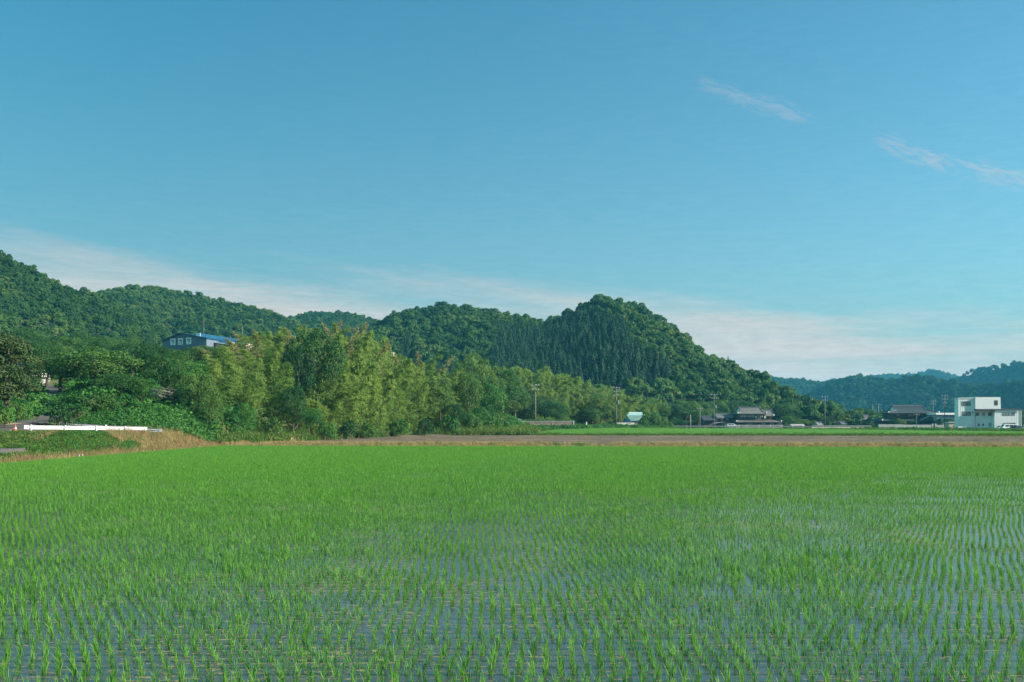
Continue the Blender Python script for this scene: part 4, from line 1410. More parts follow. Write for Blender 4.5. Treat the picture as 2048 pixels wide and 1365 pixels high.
ribbon('road', [(-75, 84), (-52, 90.5), (-44, 95), (-38.5, 101)], M['asphalt'], 7.0, 0.07, 12)
ribbon('lane', [(-49.0, 94), (-49.5, 104), (-52, 116), (-58, 128), (-66, 140)], M['asphalt'], 4.2, 0.12, 8)
ribbon('path', [(-58, 86.0), (-51, 92.0), (-49.5, 99)], M['dirt'], 2.4, 0.16, 8)
b = MB().box(-40.6, -35.7, 58, 73.0, 0.2, 0.86)
o = b.build('slab', M['asphalt']); o.name = 'pavement'; o['kind'] = 'structure'
for k, (px, lb) in enumerate(((158, 'left of two short grey stakes at the foot of the bank'), (165, 'right of two short grey stakes at the foot of the bank'))):
    t = thing('stake', lb, 'stake', (wx(px, 77.2), 77.2, ghf(wx(px, 77.2), 77.2)))
    MB().tube([(0, 0, -.2), (0, 0, .42)], 0.05, 8).build('post', M['concrete'], t)
    MB().tube([(0, 0, .42), (0, 0, .47)], [0.06, 0.04], 8).build('cap', M['concrete'], t)


def guardrail(label, p0, p1, z0, z1, nsec, post_every, m=None, side=-1, posts=True, zoff=0.0):
    """W-beam guardrail from p0 to p1 (tops of ground z0, z1); beams, posts, end plates"""
    m = m or M['white_metal']
    p0 = Vector((p0[0], p0[1], z0)); p1 = Vector((p1[0], p1[1], z1))
    d = p1 - p0; L_ = d.length
    t = thing('guardrail', label, 'guardrail', p0, math.atan2(d.y, d.x))
    slope = (z1 - z0) / L_
    prof = [(0.0, 0.42), (0.05, 0.46), (0.05, 0.53), (0.0, 0.565), (0.0, 0.615), (0.05, 0.65), (0.05, 0.72), (0.0, 0.76)]
    for k in range(nsec):
        a, c = L_ * k / nsec + 0.004, L_ * (k + 1) / nsec - 0.004
        b = MB()
        n = len(prof)
        vs, fs = [], []
        for u in (a, c):
            vs += [(u, side * (0.08 + q), z + slope * u + zoff) for q, z in prof] + [(u, side * (0.068 + q), z + slope * u + zoff) for q, z in prof]
        for i in range(n - 1):
            fs += [(i, i + 1, i + 1 + 2 * n, i + 2 * n), (n + i, n + i + 2 * n, n + i + 1 + 2 * n, n + i + 1)]
        fs += [(0, 2 * n, 3 * n, n), (n - 1, 2 * n - 1, 4 * n - 1, 3 * n - 1)]
        b.add(vs, fs).build('beam', m, t)
    if posts:
        u = post_every * 0.14
        me = MB().tube([(0, 0, -0.9), (0, 0, 0.80)], 0.07, 10).add([], []).mesh('post', m, True)
        mc = MB().box(-0.09, 0.09, -0.03, 0.03, 0.48, 0.70).mesh('bracket', m)
        while u < L_:
            po = link('post', me, t, (u, 0, slope * u + zoff))
            bo = link('bracket', mc, po, (0, side * 0.05, 0))
            u += post_every
    for u in (0.0, L_):
        MB().box(u - 0.16, u + 0.16, side * 0.066 - 0.012, side * 0.066 + 0.004, 0.44 + slope * u + zoff, 0.74 + slope * u + zoff).build('end_plate', m, t)
    return t


g0, g1 = (-41.0, 84.0), (-36.35, 99.0)
guardrail('nearer white steel guardrail on top of the grassy bank', g0, g1, 1.76, 1.56, 4, 4.0, side=1, zoff=0.0)
h0, h1 = (wx(122, 100.6), 100.6), (wx(320, 100.4), 100.4)
guardrail('farther white steel guardrail behind the first, sloping down to the right', h0, h1, 2.02, 1.36, 3, 4.0, side=1)

x = wx(31, 92); z = ghf(x, 92)
t = thing('traffic_cone', 'red and white traffic cone on the verge left of the guardrail', 'traffic cone', (x, 92, z))
MB().box(-.2, .2, -.2, .2, 0, .05).build('base', M['cone_red'], t)
MB().tube([(0, 0, .05), (0, 0, .30)], [.16, .105], 12).build('body', M['cone_red'], t)
MB().tube([(0, 0, .301), (0, 0, .46)], [.106, .07], 12).build('band', M['white_metal'], t)
MB().tube([(0, 0, .461), (0, 0, .72)], [.069, .025], 12).build('tip', M['cone_red'], t)
t = thing('barrier', 'red and white barrier bar leaning down from the traffic cone', 'barrier', (x, 92, z + 0.25))
for k in range(6):
    a, c = Vector((-0.12 - 0.17 * k, -0.1, 0.10 - 0.10 * k)), Vector((-0.12 - 0.17 * (k + 1), -0.1, 0.10 - 0.10 * (k + 1)))
    MB().tube([a, c], 0.055, 8).build('stripe', M['cone_red'] if k % 2 == 0 else M['white_metal'], t)
MB().tube([(-1.1, -.1, -0.9), (-1.1, -.1, -0.40)], 0.04, 8).build('leg', M['cone_red'], t)

# ------------------------------------------------------------------ building helpers


def window(parent, x, y, z, w, h, cols=2, glass='glass', ny=-1, fr=0.07):
    b = MB()
    f0, f1 = (y - 0.05, y + 0.03) if ny < 0 else (y - 0.03, y + 0.05)
    b.box(x, x + fr, f0, f1, z, z + h).box(x + w - fr, x + w, f0, f1, z, z + h)
    b.box(x + fr, x + w - fr, f0, f1, z, z + fr).box(x + fr, x + w - fr, f0, f1, z + h - fr, z + h)
    for k in range(1, cols):
        u = x + w * k / cols
        b.box(u - fr * .4, u + fr * .4, f0 + .005, f1 - .005, z + fr, z + h - fr)
    o = b.build('window', M['alu'], parent)
    MB().box(x + fr * .5, x + w - fr * .5, y - 0.022 if ny < 0 else y + .012, y - 0.012 if ny < 0 else y + .022, z + fr * .5, z + h - fr * .5).build('pane', M[glass], o)
    return o


def tile_roof(parent, x0, x1, y0, y1, ze, zr, ix, g=0.5, m='tile', name='roof', tips=True, th=0.22, rid=0.16):
    """hip-and-gable roof: a skirt up to fraction g of the rise, gable above it; ix inset of the gables (g=0 plain gable)"""
    ym = (y0 + y1) / 2; hy = (y1 - y0) / 2
    zg = ze + (zr - ze) * g * 0.86
    iy = hy * g
    b = MB()
    E = [(x0, y0, ze), (x1, y0, ze), (x1, y1, ze), (x0, y1, ze)]
    B_ = [(p[0], p[1], ze - th) for p in E]
    G = [(x0 + ix * (g > 0), y0 + iy, zg), (x1 - ix * (g > 0), y0 + iy, zg), (x1 - ix * (g > 0), y1 - iy, zg), (x0 + ix * (g > 0), y1 - iy, zg)]
    k = 0.0 if g == 0 else ix
    RG = [(x0 + k, ym, zr), (x1 - k, ym, zr)]
    vs = B_ + E + G + RG
    fs = [(3, 2, 1, 0), (0, 1, 5, 4), (1, 2, 6, 5), (2, 3, 7, 6), (3, 0, 4, 7)]
    if g > 0:
        fs += [(4, 5, 9, 8), (5, 6, 10, 9), (6, 7, 11, 10), (7, 4, 8, 11)]
    fs += [(8, 9, 13, 12), (10, 11, 12, 13), (9, 10, 13), (11, 8, 12)]
    if g == 0:
        vs = B_ + E + RG
        fs = [(3, 2, 1, 0), (0, 1, 5, 4), (1, 2, 6, 5), (2, 3, 7, 6), (3, 0, 4, 7), (4, 5, 9, 8), (6, 7, 8, 9), (5, 6, 9), (7, 4, 8)]
    ro = b.add(vs, fs).build(name, M[m], parent)
    # tile courses running down the slopes: real thin ribs
    rb = MB()
    n = int((x1 - x0 - 2 * k) / 0.55)
    for i in range(n):
        u = x0 + k + (i + 0.5) * (x1 - x0 - 2 * k) / n
        if g > 0:
            rb.tube([(u, y0 + .02, ze + .02), (u, y0 + iy, zg + .02), (u, ym - .1, zr + .02)], 0.045, 4, False)
        else:
            rb.tube([(u, y0 + .02, ze + .02), (u, ym - .1, zr + .02)], 0.045, 4, False)
    o = rb.build('tile_rib', M[m], ro); o['kind'] = 'stuff'
    c = MB().box(RG[0][0] - .25, RG[1][0] + .25, ym - rid, ym + rid, zr - .05, zr + 2.2 * rid)
    c.build('ridge_cap', M['ridge'], ro)
    for (gx, ex_, sg) in ((G[0][0], x0, -1), (G[1][0], x1, 1)):
        for yy0, ye in ((y0 + iy, y0), (y1 - iy, y1)):
            MB().tube([(gx + sg * .05, ym, zr + .08), (gx + sg * .05, yy0, zg + .08)] + ([(ex_, ye, ze + .08)] if g > 0 else []), rid * 0.8, 6).build('hip_ridge', M['ridge'], ro)
            if tips and ye == y0:
                q = Vector((ex_ if g > 0 else gx, ye, ze))
                MB().box(q.x - .18, q.x + .18, q.y - .10, q.y + .12, q.z - .02, q.z + .42).build('ridge_end', M['plaster'], ro)
    if g > 0 and tips:
        for sg, gx in ((-1, G[0][0]), (1, G[1][0])):
            MB().prism([(y0 + iy + .3, zg + .02), (y1 - iy - .3, zg + .02), (ym, zr - .25)], 'x', gx + sg * 0.02, gx + sg * 0.10).build('gable_panel', M['plaster'], ro)
    return ro


def bwall(parent, x0, x1, y0, y1, z0, z1, m='timber', name='wall'):
    return MB().box(x0, x1, y0, y1, z0, z1).build(name, M[m], parent)


def antenna(parent, x, y, z, h):
    b = MB().tube([(x, y, z), (x, y, z + h)], 0.03, 6)
    for k in range(5):
        b.tube([(x - .5 + .05 * k, y - .4 + .2 * k, z + h - .1), (x + .5 - .05 * k, y - .4 + .2 * k, z + h - .1)], 0.02, 4)
    return b.build('antenna', M['grey_metal'], parent)


# ------------------------------------------------------------------ the factory on the left hillside with its sign
D0 = 262.0
fx = wx(325, D0); fz = ghf(fx, D0) - 0.5
rz_f = R(-16)
t = thing('factory', 'slate blue factory with blue roof and katakana sign above the trees', 'factory', (fx, D0, 0), rz_f)
k_ = D0 / F * 1.08
W_ = 93 * k_
zb = fz
ztl, ztr, zpk = wz(683, D0), wz(680, D0), wz(669.5, D0)
FL = 24.0
MB().prism([(0, zb), (W_, zb), (W_, ztr), (W_ * .42, zpk), (0, ztl)], 'y', 0, FL).build('wall', M['factory_wall'], t)
rf = MB().add([(-.3, -.4, ztl - .05), (W_ * .42, -.4, zpk + .1), (W_ + .3, -.4, ztr - .02), (W_ + .3, FL + .4, ztr - .02), (W_ * .42, FL + .4, zpk + .1), (-.3, FL + .4, ztl - .05),
                (-.3, -.4, ztl + .15), (W_ * .42, -.4, zpk + .3), (W_ + .3, -.4, ztr + .18), (W_ + .3, FL + .4, ztr + .18), (W_ * .42, FL + .4, zpk + .3), (-.3, FL + .4, ztl + .15)],
               [(0, 1, 4, 5), (1, 2, 3, 4), (6, 7, 10, 11), (7, 8, 9, 10), (0, 1, 7, 6), (1, 2, 8, 7), (5, 4, 10, 11), (4, 3, 9, 10), (0, 5, 11, 6), (2, 3, 9, 8)])
ro = rf.build('roof', M['blue_roof'], t)
for k in range(1, 12):
    pass
sid = MB()
for k in range(1, 30):
    u = W_ * k / 30
    ztop = np.interp(u, [0, W_ * .42, W_], [ztl, zpk, ztr]) - 0.05
    sid.box(u - .02, u + .02, -0.03, 0.0, zb, ztop)
o = sid.build('siding_rib', M['factory_wall'], t); o['kind'] = 'stuff'
MB().box(W_ * .0, W_ * 1.0, -0.05, -0.032, wz(699, D0), wz(698.4, D0)).build('trim', M['grey_metal'], t)
# katakana on three white panels: TA KA TA
TA = [[(.30, .95), (.42, .95), (.22, .52), (.10, .52)], [(.33, .82), (.86, .82), (.86, .70), (.28, .70)], [(.72, .80), (.86, .82), (.78, .50), (.46, .06), (.30, .04), (.66, .50)],
      [(.34, .56), (.40, .66), (.66, .40), (.58, .32)]]
KA = [[(.12, .76), (.86, .76), (.86, .63), (.12, .63)], [(.74, .74), (.87, .76), (.80, .14), (.72, .05), (.54, .05), (.58, .17), (.68, .17)], [(.42, .96), (.55, .96), (.52, .60), (.30, .05), (.14, .05), (.40, .55)]]
for k, (px0, pt, pb, gl) in enumerate(((342.0, 678.6, 691.2, TA), (357.3, 678.0, 691.0, KA), (374.0, 677.2, 690.2, TA))):
    u0 = (px0 - 325) * k_ / math.cos(rz_f); w_ = 10.3 * k_
    za, zc = wz(pb, D0), wz(pt, D0)
    sp_ = MB().box(u0, u0 + w_, -0.12, -0.035, za, zc).build('sign_panel', M['sign_white'], t)
    gb = MB()
    for i, st in enumerate(gl):
        gb.prism([(u0 + w_ * (.04 + .92 * a), za + (zc - za) * (.04 + .92 * c)) for a, c in st], 'y', -0.150 - 0.004 * i, -0.121)
    gb.build('character', M['sign_black'], sp_)
# roof monitors (raised vents) with white rusty ends
for vx, vy, pw in ((390, 2, 10), (470, 6, 8)):
    pass
u0 = (391 - 325) * k_
mon = MB().prism([(u0 - 1.6, ztr - .3), (u0 + 1.4, ztr - .6), (u0 + 1.4, wz(668.5, D0)), (u0, wz(668.0, D0))], 'y', 1.0, FL - 4).build('roof_vent', M['blue_roof'], t)
MB().box(u0 + .05, u0 + 1.4, 0.86, 0.98, ztr + .1, wz(667.6, D0)).build('vent_end', M['plaster'], mon)
MB().box(u0 + .3, u0 + .62, 0.80, 0.855, ztr + .2, ztr + .75).build('vent_louvre', M['brick_red'], mon)
MB().box(u0 + .8, u0 + 1.12, 0.80, 0.855, ztr + .2, ztr + .75).build('vent_louvre', M['brick_red'], mon)
# long lower wing going right
wx0, wx1 = (402 - 325) * k_, (482 - 325) * k_
zr_, zq = wz(675, D0), wz(686, D0)
MB().box(W_ + .02, wx1, 4.0, FL - 2, zb, zq - .3).build('wing_wall', M['pinkish'], t)
wr = MB().add([(W_ + .02, 3.4, zq), (wx1 + .2, 3.4, zq - 1.3), (wx1 + .2, 10, zr_ - 1.5), (W_ + .02, 10, zr_), (W_ + .02, 3.4, zq - .18), (wx1 + .2, 3.4, zq - 1.48), (wx1 + .2, 10, zr_ - 1.7), (W_ + .02, 10, zr_ - .2)],
              [(0, 1, 2, 3), (7, 6, 5, 4), (0, 1, 5, 4), (1, 2, 6, 5), (2, 3, 7, 6), (3, 0, 4, 7)]).build('wing_roof', M['blue_roof'], t)
MB().tube([(W_ + .1, 3.36, zq + .02), (wx1 + .2, 3.36, zq - 1.28)], 0.12, 6).build('gutter', M['white_metal'], wr)
for i in range(3):
    a = W_ + (wx1 - W_) * (0.30 + .22 * i)
    zt = np.interp(a, [W_, wx1], [zr_, zr_ - 1.5])
    MB().box(a, a + 1.5, 5.4, 6.6, zt - 1.5, zt - .78).build('skylight', M['sign_white'], wr)
for px, py0, py1, nm in ((407.5, 640, 672, 1), (484.5, 653, 676, 2)):
    o = thing('mast', ('tall' if nm == 1 else 'short') + ' thin mast rising behind the factory roof', 'mast', (wx(px, D0 + 16), D0 + 16, 0))
    MB().tube([(0, 0, 12), (0, 0, wz(py0, D0 + 16))], 0.055, 6).build('pole', M['concrete_pole'], o)
    MB().box(-.18, .18, -.04, .04, wz(py0 + 2, D0 + 16), wz(py0 + 1.4, D0 + 16)).build('crossbar', M['grey_metal'], o)

# a white house glimpsed through the left wood
x = wx(60, 142); z = ghf(x, 142)
t = thing('house', 'white house glimpsed between the trees of the left wood', 'house', (x, 142, z), R(10))
bwall(t, -1.6, 1.4, 0, 5, 0, wz(732, 142) - z, 'plaster')
tile_roof(t, -2.1, 1.9, -.6, 5.6, wz(731, 142) - z, wz(720, 142) - z, 1, 0.0, 'tile_dark', tips=False)
window(t, -.7, 0, 1.5, 1.3, 1.2)
t = thing('signpost', 'white topped post showing above the bamboo', 'post', (wx(785, 200), 200, ghf(wx(785, 200), 200)))
zt = wz(705, 200) - t.location.z
MB().tube([(0.15, 0, -.5), (.15, 0, zt)], 0.12, 8).build('pole', M['white_metal'], t)
MB().box(-.45, .35, -.06, .06, zt - .95, zt).build('board', M['plaster'], t)

# ------------------------------------------------------------------ stone wall and things beside it
SWD = 250.0
sx0, sx1 = wx(1006, SWD), wx(1146, SWD)
sz0 = ghf((sx0 + sx1) / 2, SWD) - 0.25
sz1 = wz(842.5, SWD)
t = thing('stone_wall', 'long low stone retaining wall below the farther bamboo wood', 'wall', (sx0, SWD, sz0))
WL, WH = sx1 - sx0, sz1 - sz0
MB().box(0, WL, 0.15, 1.0, 0, WH - .15).build('backing', M['concrete'], t)
rs = MB(); r_ = random.Random(9)
zrow = 0.0
while zrow < WH - .25:
    hr = r_.uniform(.24, .36); u = r_.uniform(-.3, 0)
    while u < WL:
        w_ = r_.uniform(.3, .62)
        a, c = max(0, u) + .02, min(WL, u + w_) - .02
        if c - a > .08:
            rs.box(a, c, r_.uniform(-.03, .06), .15, zrow + .02, min(zrow + hr, WH - .16) - .02)
        u += w_
    zrow += hr
o = rs.build('stonework', M['stone'], t); o['kind'] = 'stuff'
u = 0
r_ = random.Random(4)
while u < WL - .2:
    w_ = min(r_.uniform(1.1, 1.9), WL - u)
    MB().box(u + .01, u + w_ - .01, -.06, .55, WH - .15, WH - .15 + r_.uniform(.12, .2)).build('coping', M['concrete'], t); u += w_
MB().box(WL, WL + .35, -.1, 1.2, 0, WH + .02).build('end_pier', M['concrete'], t)
X, Y = rng.uniform(sx0, sx1, 420), rng.uniform(SWD + .8, SWD + 5, 420)
gn_scatter('wall_top_vines', np.stack([X, Y, np.full(420, sz1 - .1)], 1), KC, rotz(420, .2), rng.uniform(.6, 1.4, 420), rng.integers(0, 5, 420), 'leafy vines spilling over the top of the stone wall')
X, Y = rng.uniform(sx0 - 6, sx1 + 30, 2200), rng.uniform(206, SWD - .2, 2200)
k = X < np.interp(Y, [180, 250], [3, 14])
k |= (Y > SWD - 6)
band('wall_foot_grass', 'rough grass below the stone wall', X[k], Y[k], GT + WC, 0.7, 1.5, 0.2, 1.3)
o = thing('sheet', 'white metal sheet lying on top of the stone wall', 'sheet', (wx(1036, 250.6), 250.6, sz1 + .1), 0)
MB().add([(-.8, 0, .45), (.4, 0, .45), (.95, -.1, 0), (-.25, -.1, 0), (-.8, .05, .47), (.4, .05, .47), (.95, -.05, .02), (-.25, -.05, .02)],
         [(0, 1, 2, 3), (7, 6, 5, 4), (0, 1, 5, 4), (1, 2, 6, 5), (2, 3, 7, 6), (3, 0, 4, 7)]).build('panel', M['white_metal'], o)
MB().box(-.3, .5, .06, .12, -.05, .3).build('prop', M['timber'], o)
o = thing('post', 'white marker post at the right end of the stone wall', 'post', (wx(1173, 262), 262, ghf(wx(1173, 262), 262)))
MB().box(-.14, .14, -.14, .14, -.2, 1.55).build('shaft', M['plaster'], o)
MB().box(-.17, .17, -.17, .17, 1.55, 1.65).build('cap', M['concrete'], o)
o = thing('culvert', 'pale concrete slab beside the green field below the stone wall', 'slab', (wx(1037, 196), 196, ghf(wx(1037, 196), 196)))
MB().box(-.8, .8, -.7, .7, 0, .42).build('block', M['concrete'], o)
MB().box(-.9, .9, -.8, .8, .42, .55).build('lid', M['concrete'], o)
ribbon('path', [(wx(1168, 250), 250), (wx(1190, 268), 268), (wx(1200, 285), 285)], M['dirt'], 3.0, 0.09, 8)

# teal roofed house and white wall
TD = 300.0
k_ = TD / F
x = wx(1253, TD); z = ghf(x, TD)
t = thing('house', 'small house with a pale teal hip roof among bushes', 'house', (x, TD, z))
zz = lambda py: wz(py, TD) - z
bwall(t, .8, 5.2, .6, 5.0, 0, zz(838), 'plaster')
MB().add([(0, 0, zz(831)), (6.0, 0, zz(831)), (5.3, 0, zz(842)), (1.2, 0, zz(842)), (1.2, 2.8, zz(826)), (4.8, 2.8, zz(826)), (0, 5.6, zz(831)), (6, 5.6, zz(831))],
         [(0, 1, 2, 3), (0, 4, 5, 1), (1, 5, 7), (7, 5, 4, 6), (6, 4, 0), (3, 2, 7, 6), (0, 3, 6), (1, 7, 2)]).build('roof', M['teal_roof'], t)
MB().box(.95, 5.05, 2.6, 3.0, zz(826.2), zz(824.6)).build('ridge_cap', M['sign_white'], t)
MB().prism([(-1.1, zz(845)), (.9, zz(845)), (.9, zz(840)), (-.6, zz(836.5))], 'y', -1.4, .55).build('annex_roof', M['blue_roof'], t)
window(t, 2.0, .6, .8, 1.2, 1.0)
x = wx(1233, 296); z = ghf(x, 296)
t = thing('garden_wall', 'bright white wall in front of the teal roofed house', 'wall', (x, 296, z))
zz = lambda py: wz(py, 296) - z
MB().box(0, 7.0, 0, .25, -.3, zz(845.6)).build('panel', M['plaster'], t)
MB().box(-.05, 7.05, -.06, .31, zz(845.6), zz(844.8)).build('coping', M['concrete'], t)

# ------------------------------------------------------------------ far road, guardrail along it


def ribbon_far():
    ribbon('road', [(wx(1195, 303), 303), (wx(1450, 306), 306), (wx(1650, 306), 306), (wx(1800, 306), 306), (wx(1900, 302), 302)], M['asphalt'], 5.0, 0.10, 6)


ribbon_far()
pp = [(1208, 297), (1330, 301), (1460, 302), (1600, 302), (1745, 302)]
for k in range(4):
    a = (wx(pp[k][0], pp[k][1]), pp[k][1]); c = (wx(pp[k + 1][0], pp[k + 1][1]) - .3, pp[k + 1][1])
    lb = ('grey guardrail along the far road in front of the teal roofed house', 'grey guardrail along the far road between the bush and the tiled house',
          'grey guardrail along the far road in front of the two storey tiled house', 'grey guardrail along the far road in front of the cream wall')[k]
    guardrail(lb, a, c, ghf(*a), ghf(*c), 4, 3.0, M['grey_metal'], -1)
dm = MB().tube([(0, 0, 0), (0, 0, .95)], .045, 8).mesh('shaft', M['white_metal'], True)
dt = MB().tube([(0, 0, .95), (0, 0, 1.1)], .07, 8).mesh('reflector', M['pinkish'], True)
for px in (1478, 1494, 1518, 1541, 1563, 1586, 1606):
    x = wx(px, 301.2)
    o = thing('delineator_post', 'short white reflector post along the guardrail by the tiled house', 'post', (x, 301.2, ghf(x, 301.2)), 0, 'reflector posts by the tiled house')
    link('shaft', dm, o); link('reflector', dt, o)

# ------------------------------------------------------------------ two storey tiled house
HD = 322.0
k_ = HD / F
x = wx(1518, HD); z = ghf(x, HD)
t = thing('tiled_house', 'two storey house with grey tiled roofs behind the dark fence wall', 'house', (x, HD, z))
X_ = lambda px: (px - 1518) * k_
Z_ = lambda py: wz(py, HD) - z
bwall(t, X_(1478), X_(1566), 1.2, 9.0, 0, Z_(845.3), 'timber')
bwall(t, X_(1480), X_(1534), 1.8, 8.4, Z_(845.2), Z_(828.8), 'timber')
bwall(t, X_(1534.4), X_(1547), 2.8, 8.2, Z_(845.2), Z_(833), 'timber')
tile_roof(t, X_(1473.5), X_(1563), 0.0, 10.4, Z_(843.5), Z_(837.4), 2.4, 0.75, 'tile', 'lower_roof')
tile_roof(t, X_(1477), X_(1534.5), 0.7, 9.5, Z_(827.0), Z_(815.3), 1.2, 0.35, 'tile', 'roof')
tile_roof(t, X_(1529), X_(1551), 1.9, 9.0, Z_(831.6), Z_(820.5), 1.0, 0.0, 'tile', 'side_roof')
for px, w_, gl in ((1482, 14, 'curtain_glass'), (1498, 14, 'curtain_glass'), (1514, 8, 'glass'), (1522, 7, 'curtain_glass')):
    window(t, X_(px), 1.8, Z_(835), w_ * k_, (835 - 829.5) * k_, 2, gl)
for px, w_, gl in ((1485, 7, 'dark_glass'), (1495, 10, 'glass'), (1507, 9, 'dark_glass'), (1524, 9, 'curtain_glass'), (1541, 9, 'curtain_glass')):
    window(t, X_(px), 1.2, Z_(852), w_ * k_, (852 - 845.8) * k_, 2, gl)
for px in (1513, 1531):
    MB().box(X_(px), X_(px) + .5, 1.55, 1.79, Z_(837), Z_(832.6)).build('air_conditioner', M['white_metal'], t)
antenna(t, X_(1474), 6, Z_(826), 4.2)
t = thing('fence_wall', 'dark grey wall in front of the two storey tiled house', 'wall', (x, HD - 3.5, ghf(x, HD - 3.5)))
q = HD - 3.5
for k in range(12):
    a = wx(1471, q) - x + k * (wx(1568, q) - wx(1471, q)) / 12
    MB().box(a + .015, a + (wx(1568, q) - wx(1471, q)) / 12 - .015, 0, .18, -.2, wz(850.4, q) - t.location.z).build('panel', M['brown_metal'], t)
MB().box(wx(1470.5, q) - x, wx(1568.5, q) - x, -.06, .24, wz(850.4, q) - t.location.z, wz(849.6, q) - t.location.z).build('coping', M['ridge'], t)
# clipped hedge at its right end
x = wx(1572, 316)
hd = clump_mesh(610, LM['fresh'], 420, 1.0, 1.0, 0.22, 'foliage')
o = place('hedge', 'bright clipped hedge at the right end of the dark fence wall', 'hedge', [('foliage', hd), ('stem', SHS[0])], x, 316, None, 0.9, sz=1.5)
t = thing('shed', 'low grey roofed shed right of the clipped hedge', 'shed', (wx(1596, 318), 318, ghf(wx(1596, 318), 318)))
bwall(t, -1.9, 1.9, 0, 3, 0, .75, 'brown_metal')
MB().prism([(-.3, .75), (3.3, .75), (3.3, .9), (1.5, 1.35), (-.3, .9)], 'x', -2.2, 2.2).build('roof', M['brown_metal'], t)

# smaller house left of it, with car port and white car
HD = 326.0; k_ = HD / F
x = wx(1436, HD); z = ghf(x, HD)
t = thing('house', 'smaller house with a grey tiled roof left of the two storey one', 'house', (x, HD, z))
X_ = lambda px: (px - 1436) * k_
Z_ = lambda py: wz(py, HD) - z
bwall(t, X_(1435), X_(1464), 1, 7, 0, Z_(836), 'timber')
tile_roof(t, X_(1433.5), X_(1465.5), 0.2, 7.6, Z_(835.6), Z_(828), .8, 0.0, 'tile', 'roof', False)
bwall(t, X_(1408), X_(1434.6), .4, 6, 0, Z_(840.5), 'timber', 'low_wall')
tile_roof(t, X_(1406), X_(1434.4), -.4, 6.6, Z_(840), Z_(833.5), .8, 0.0, 'tile_dark', 'low_roof', False)
window(t, X_(1442), 1, Z_(841.5), 6 * k_, 4.6 * k_, 2, 'curtain_glass'); window(t, X_(1453), 1, Z_(841.5), 5.5 * k_, 4.6 * k_, 2, 'curtain_glass')
window(t, X_(1444), 1, Z_(851), 8 * k_, 5 * k_, 2, 'dark_glass')
t = thing('carport', 'pale curved carport roof beside the smaller tiled house', 'carport', (wx(1440, 316), 316, ghf(wx(1440, 316), 316)))
pr = [(-1.6 + 3.4 * i / 8, 1.55 + .45 * math.sin(i / 8 * 1.5)) for i in range(9)]
MB().prism(pr + [(a, c - .06) for a, c in reversed(pr)], 'y', 0, 4.0).build('roof', M['brown_metal'], t)
for a, c in ((-1.4, .2), (1.6, .2), (-1.4, 3.8), (1.6, 3.8)):
    MB().tube([(a, c, -.1), (a, c, 1.5 + (.4 if a > 0 else 0.06))], .05, 6).build('post', M['grey_metal'], t)


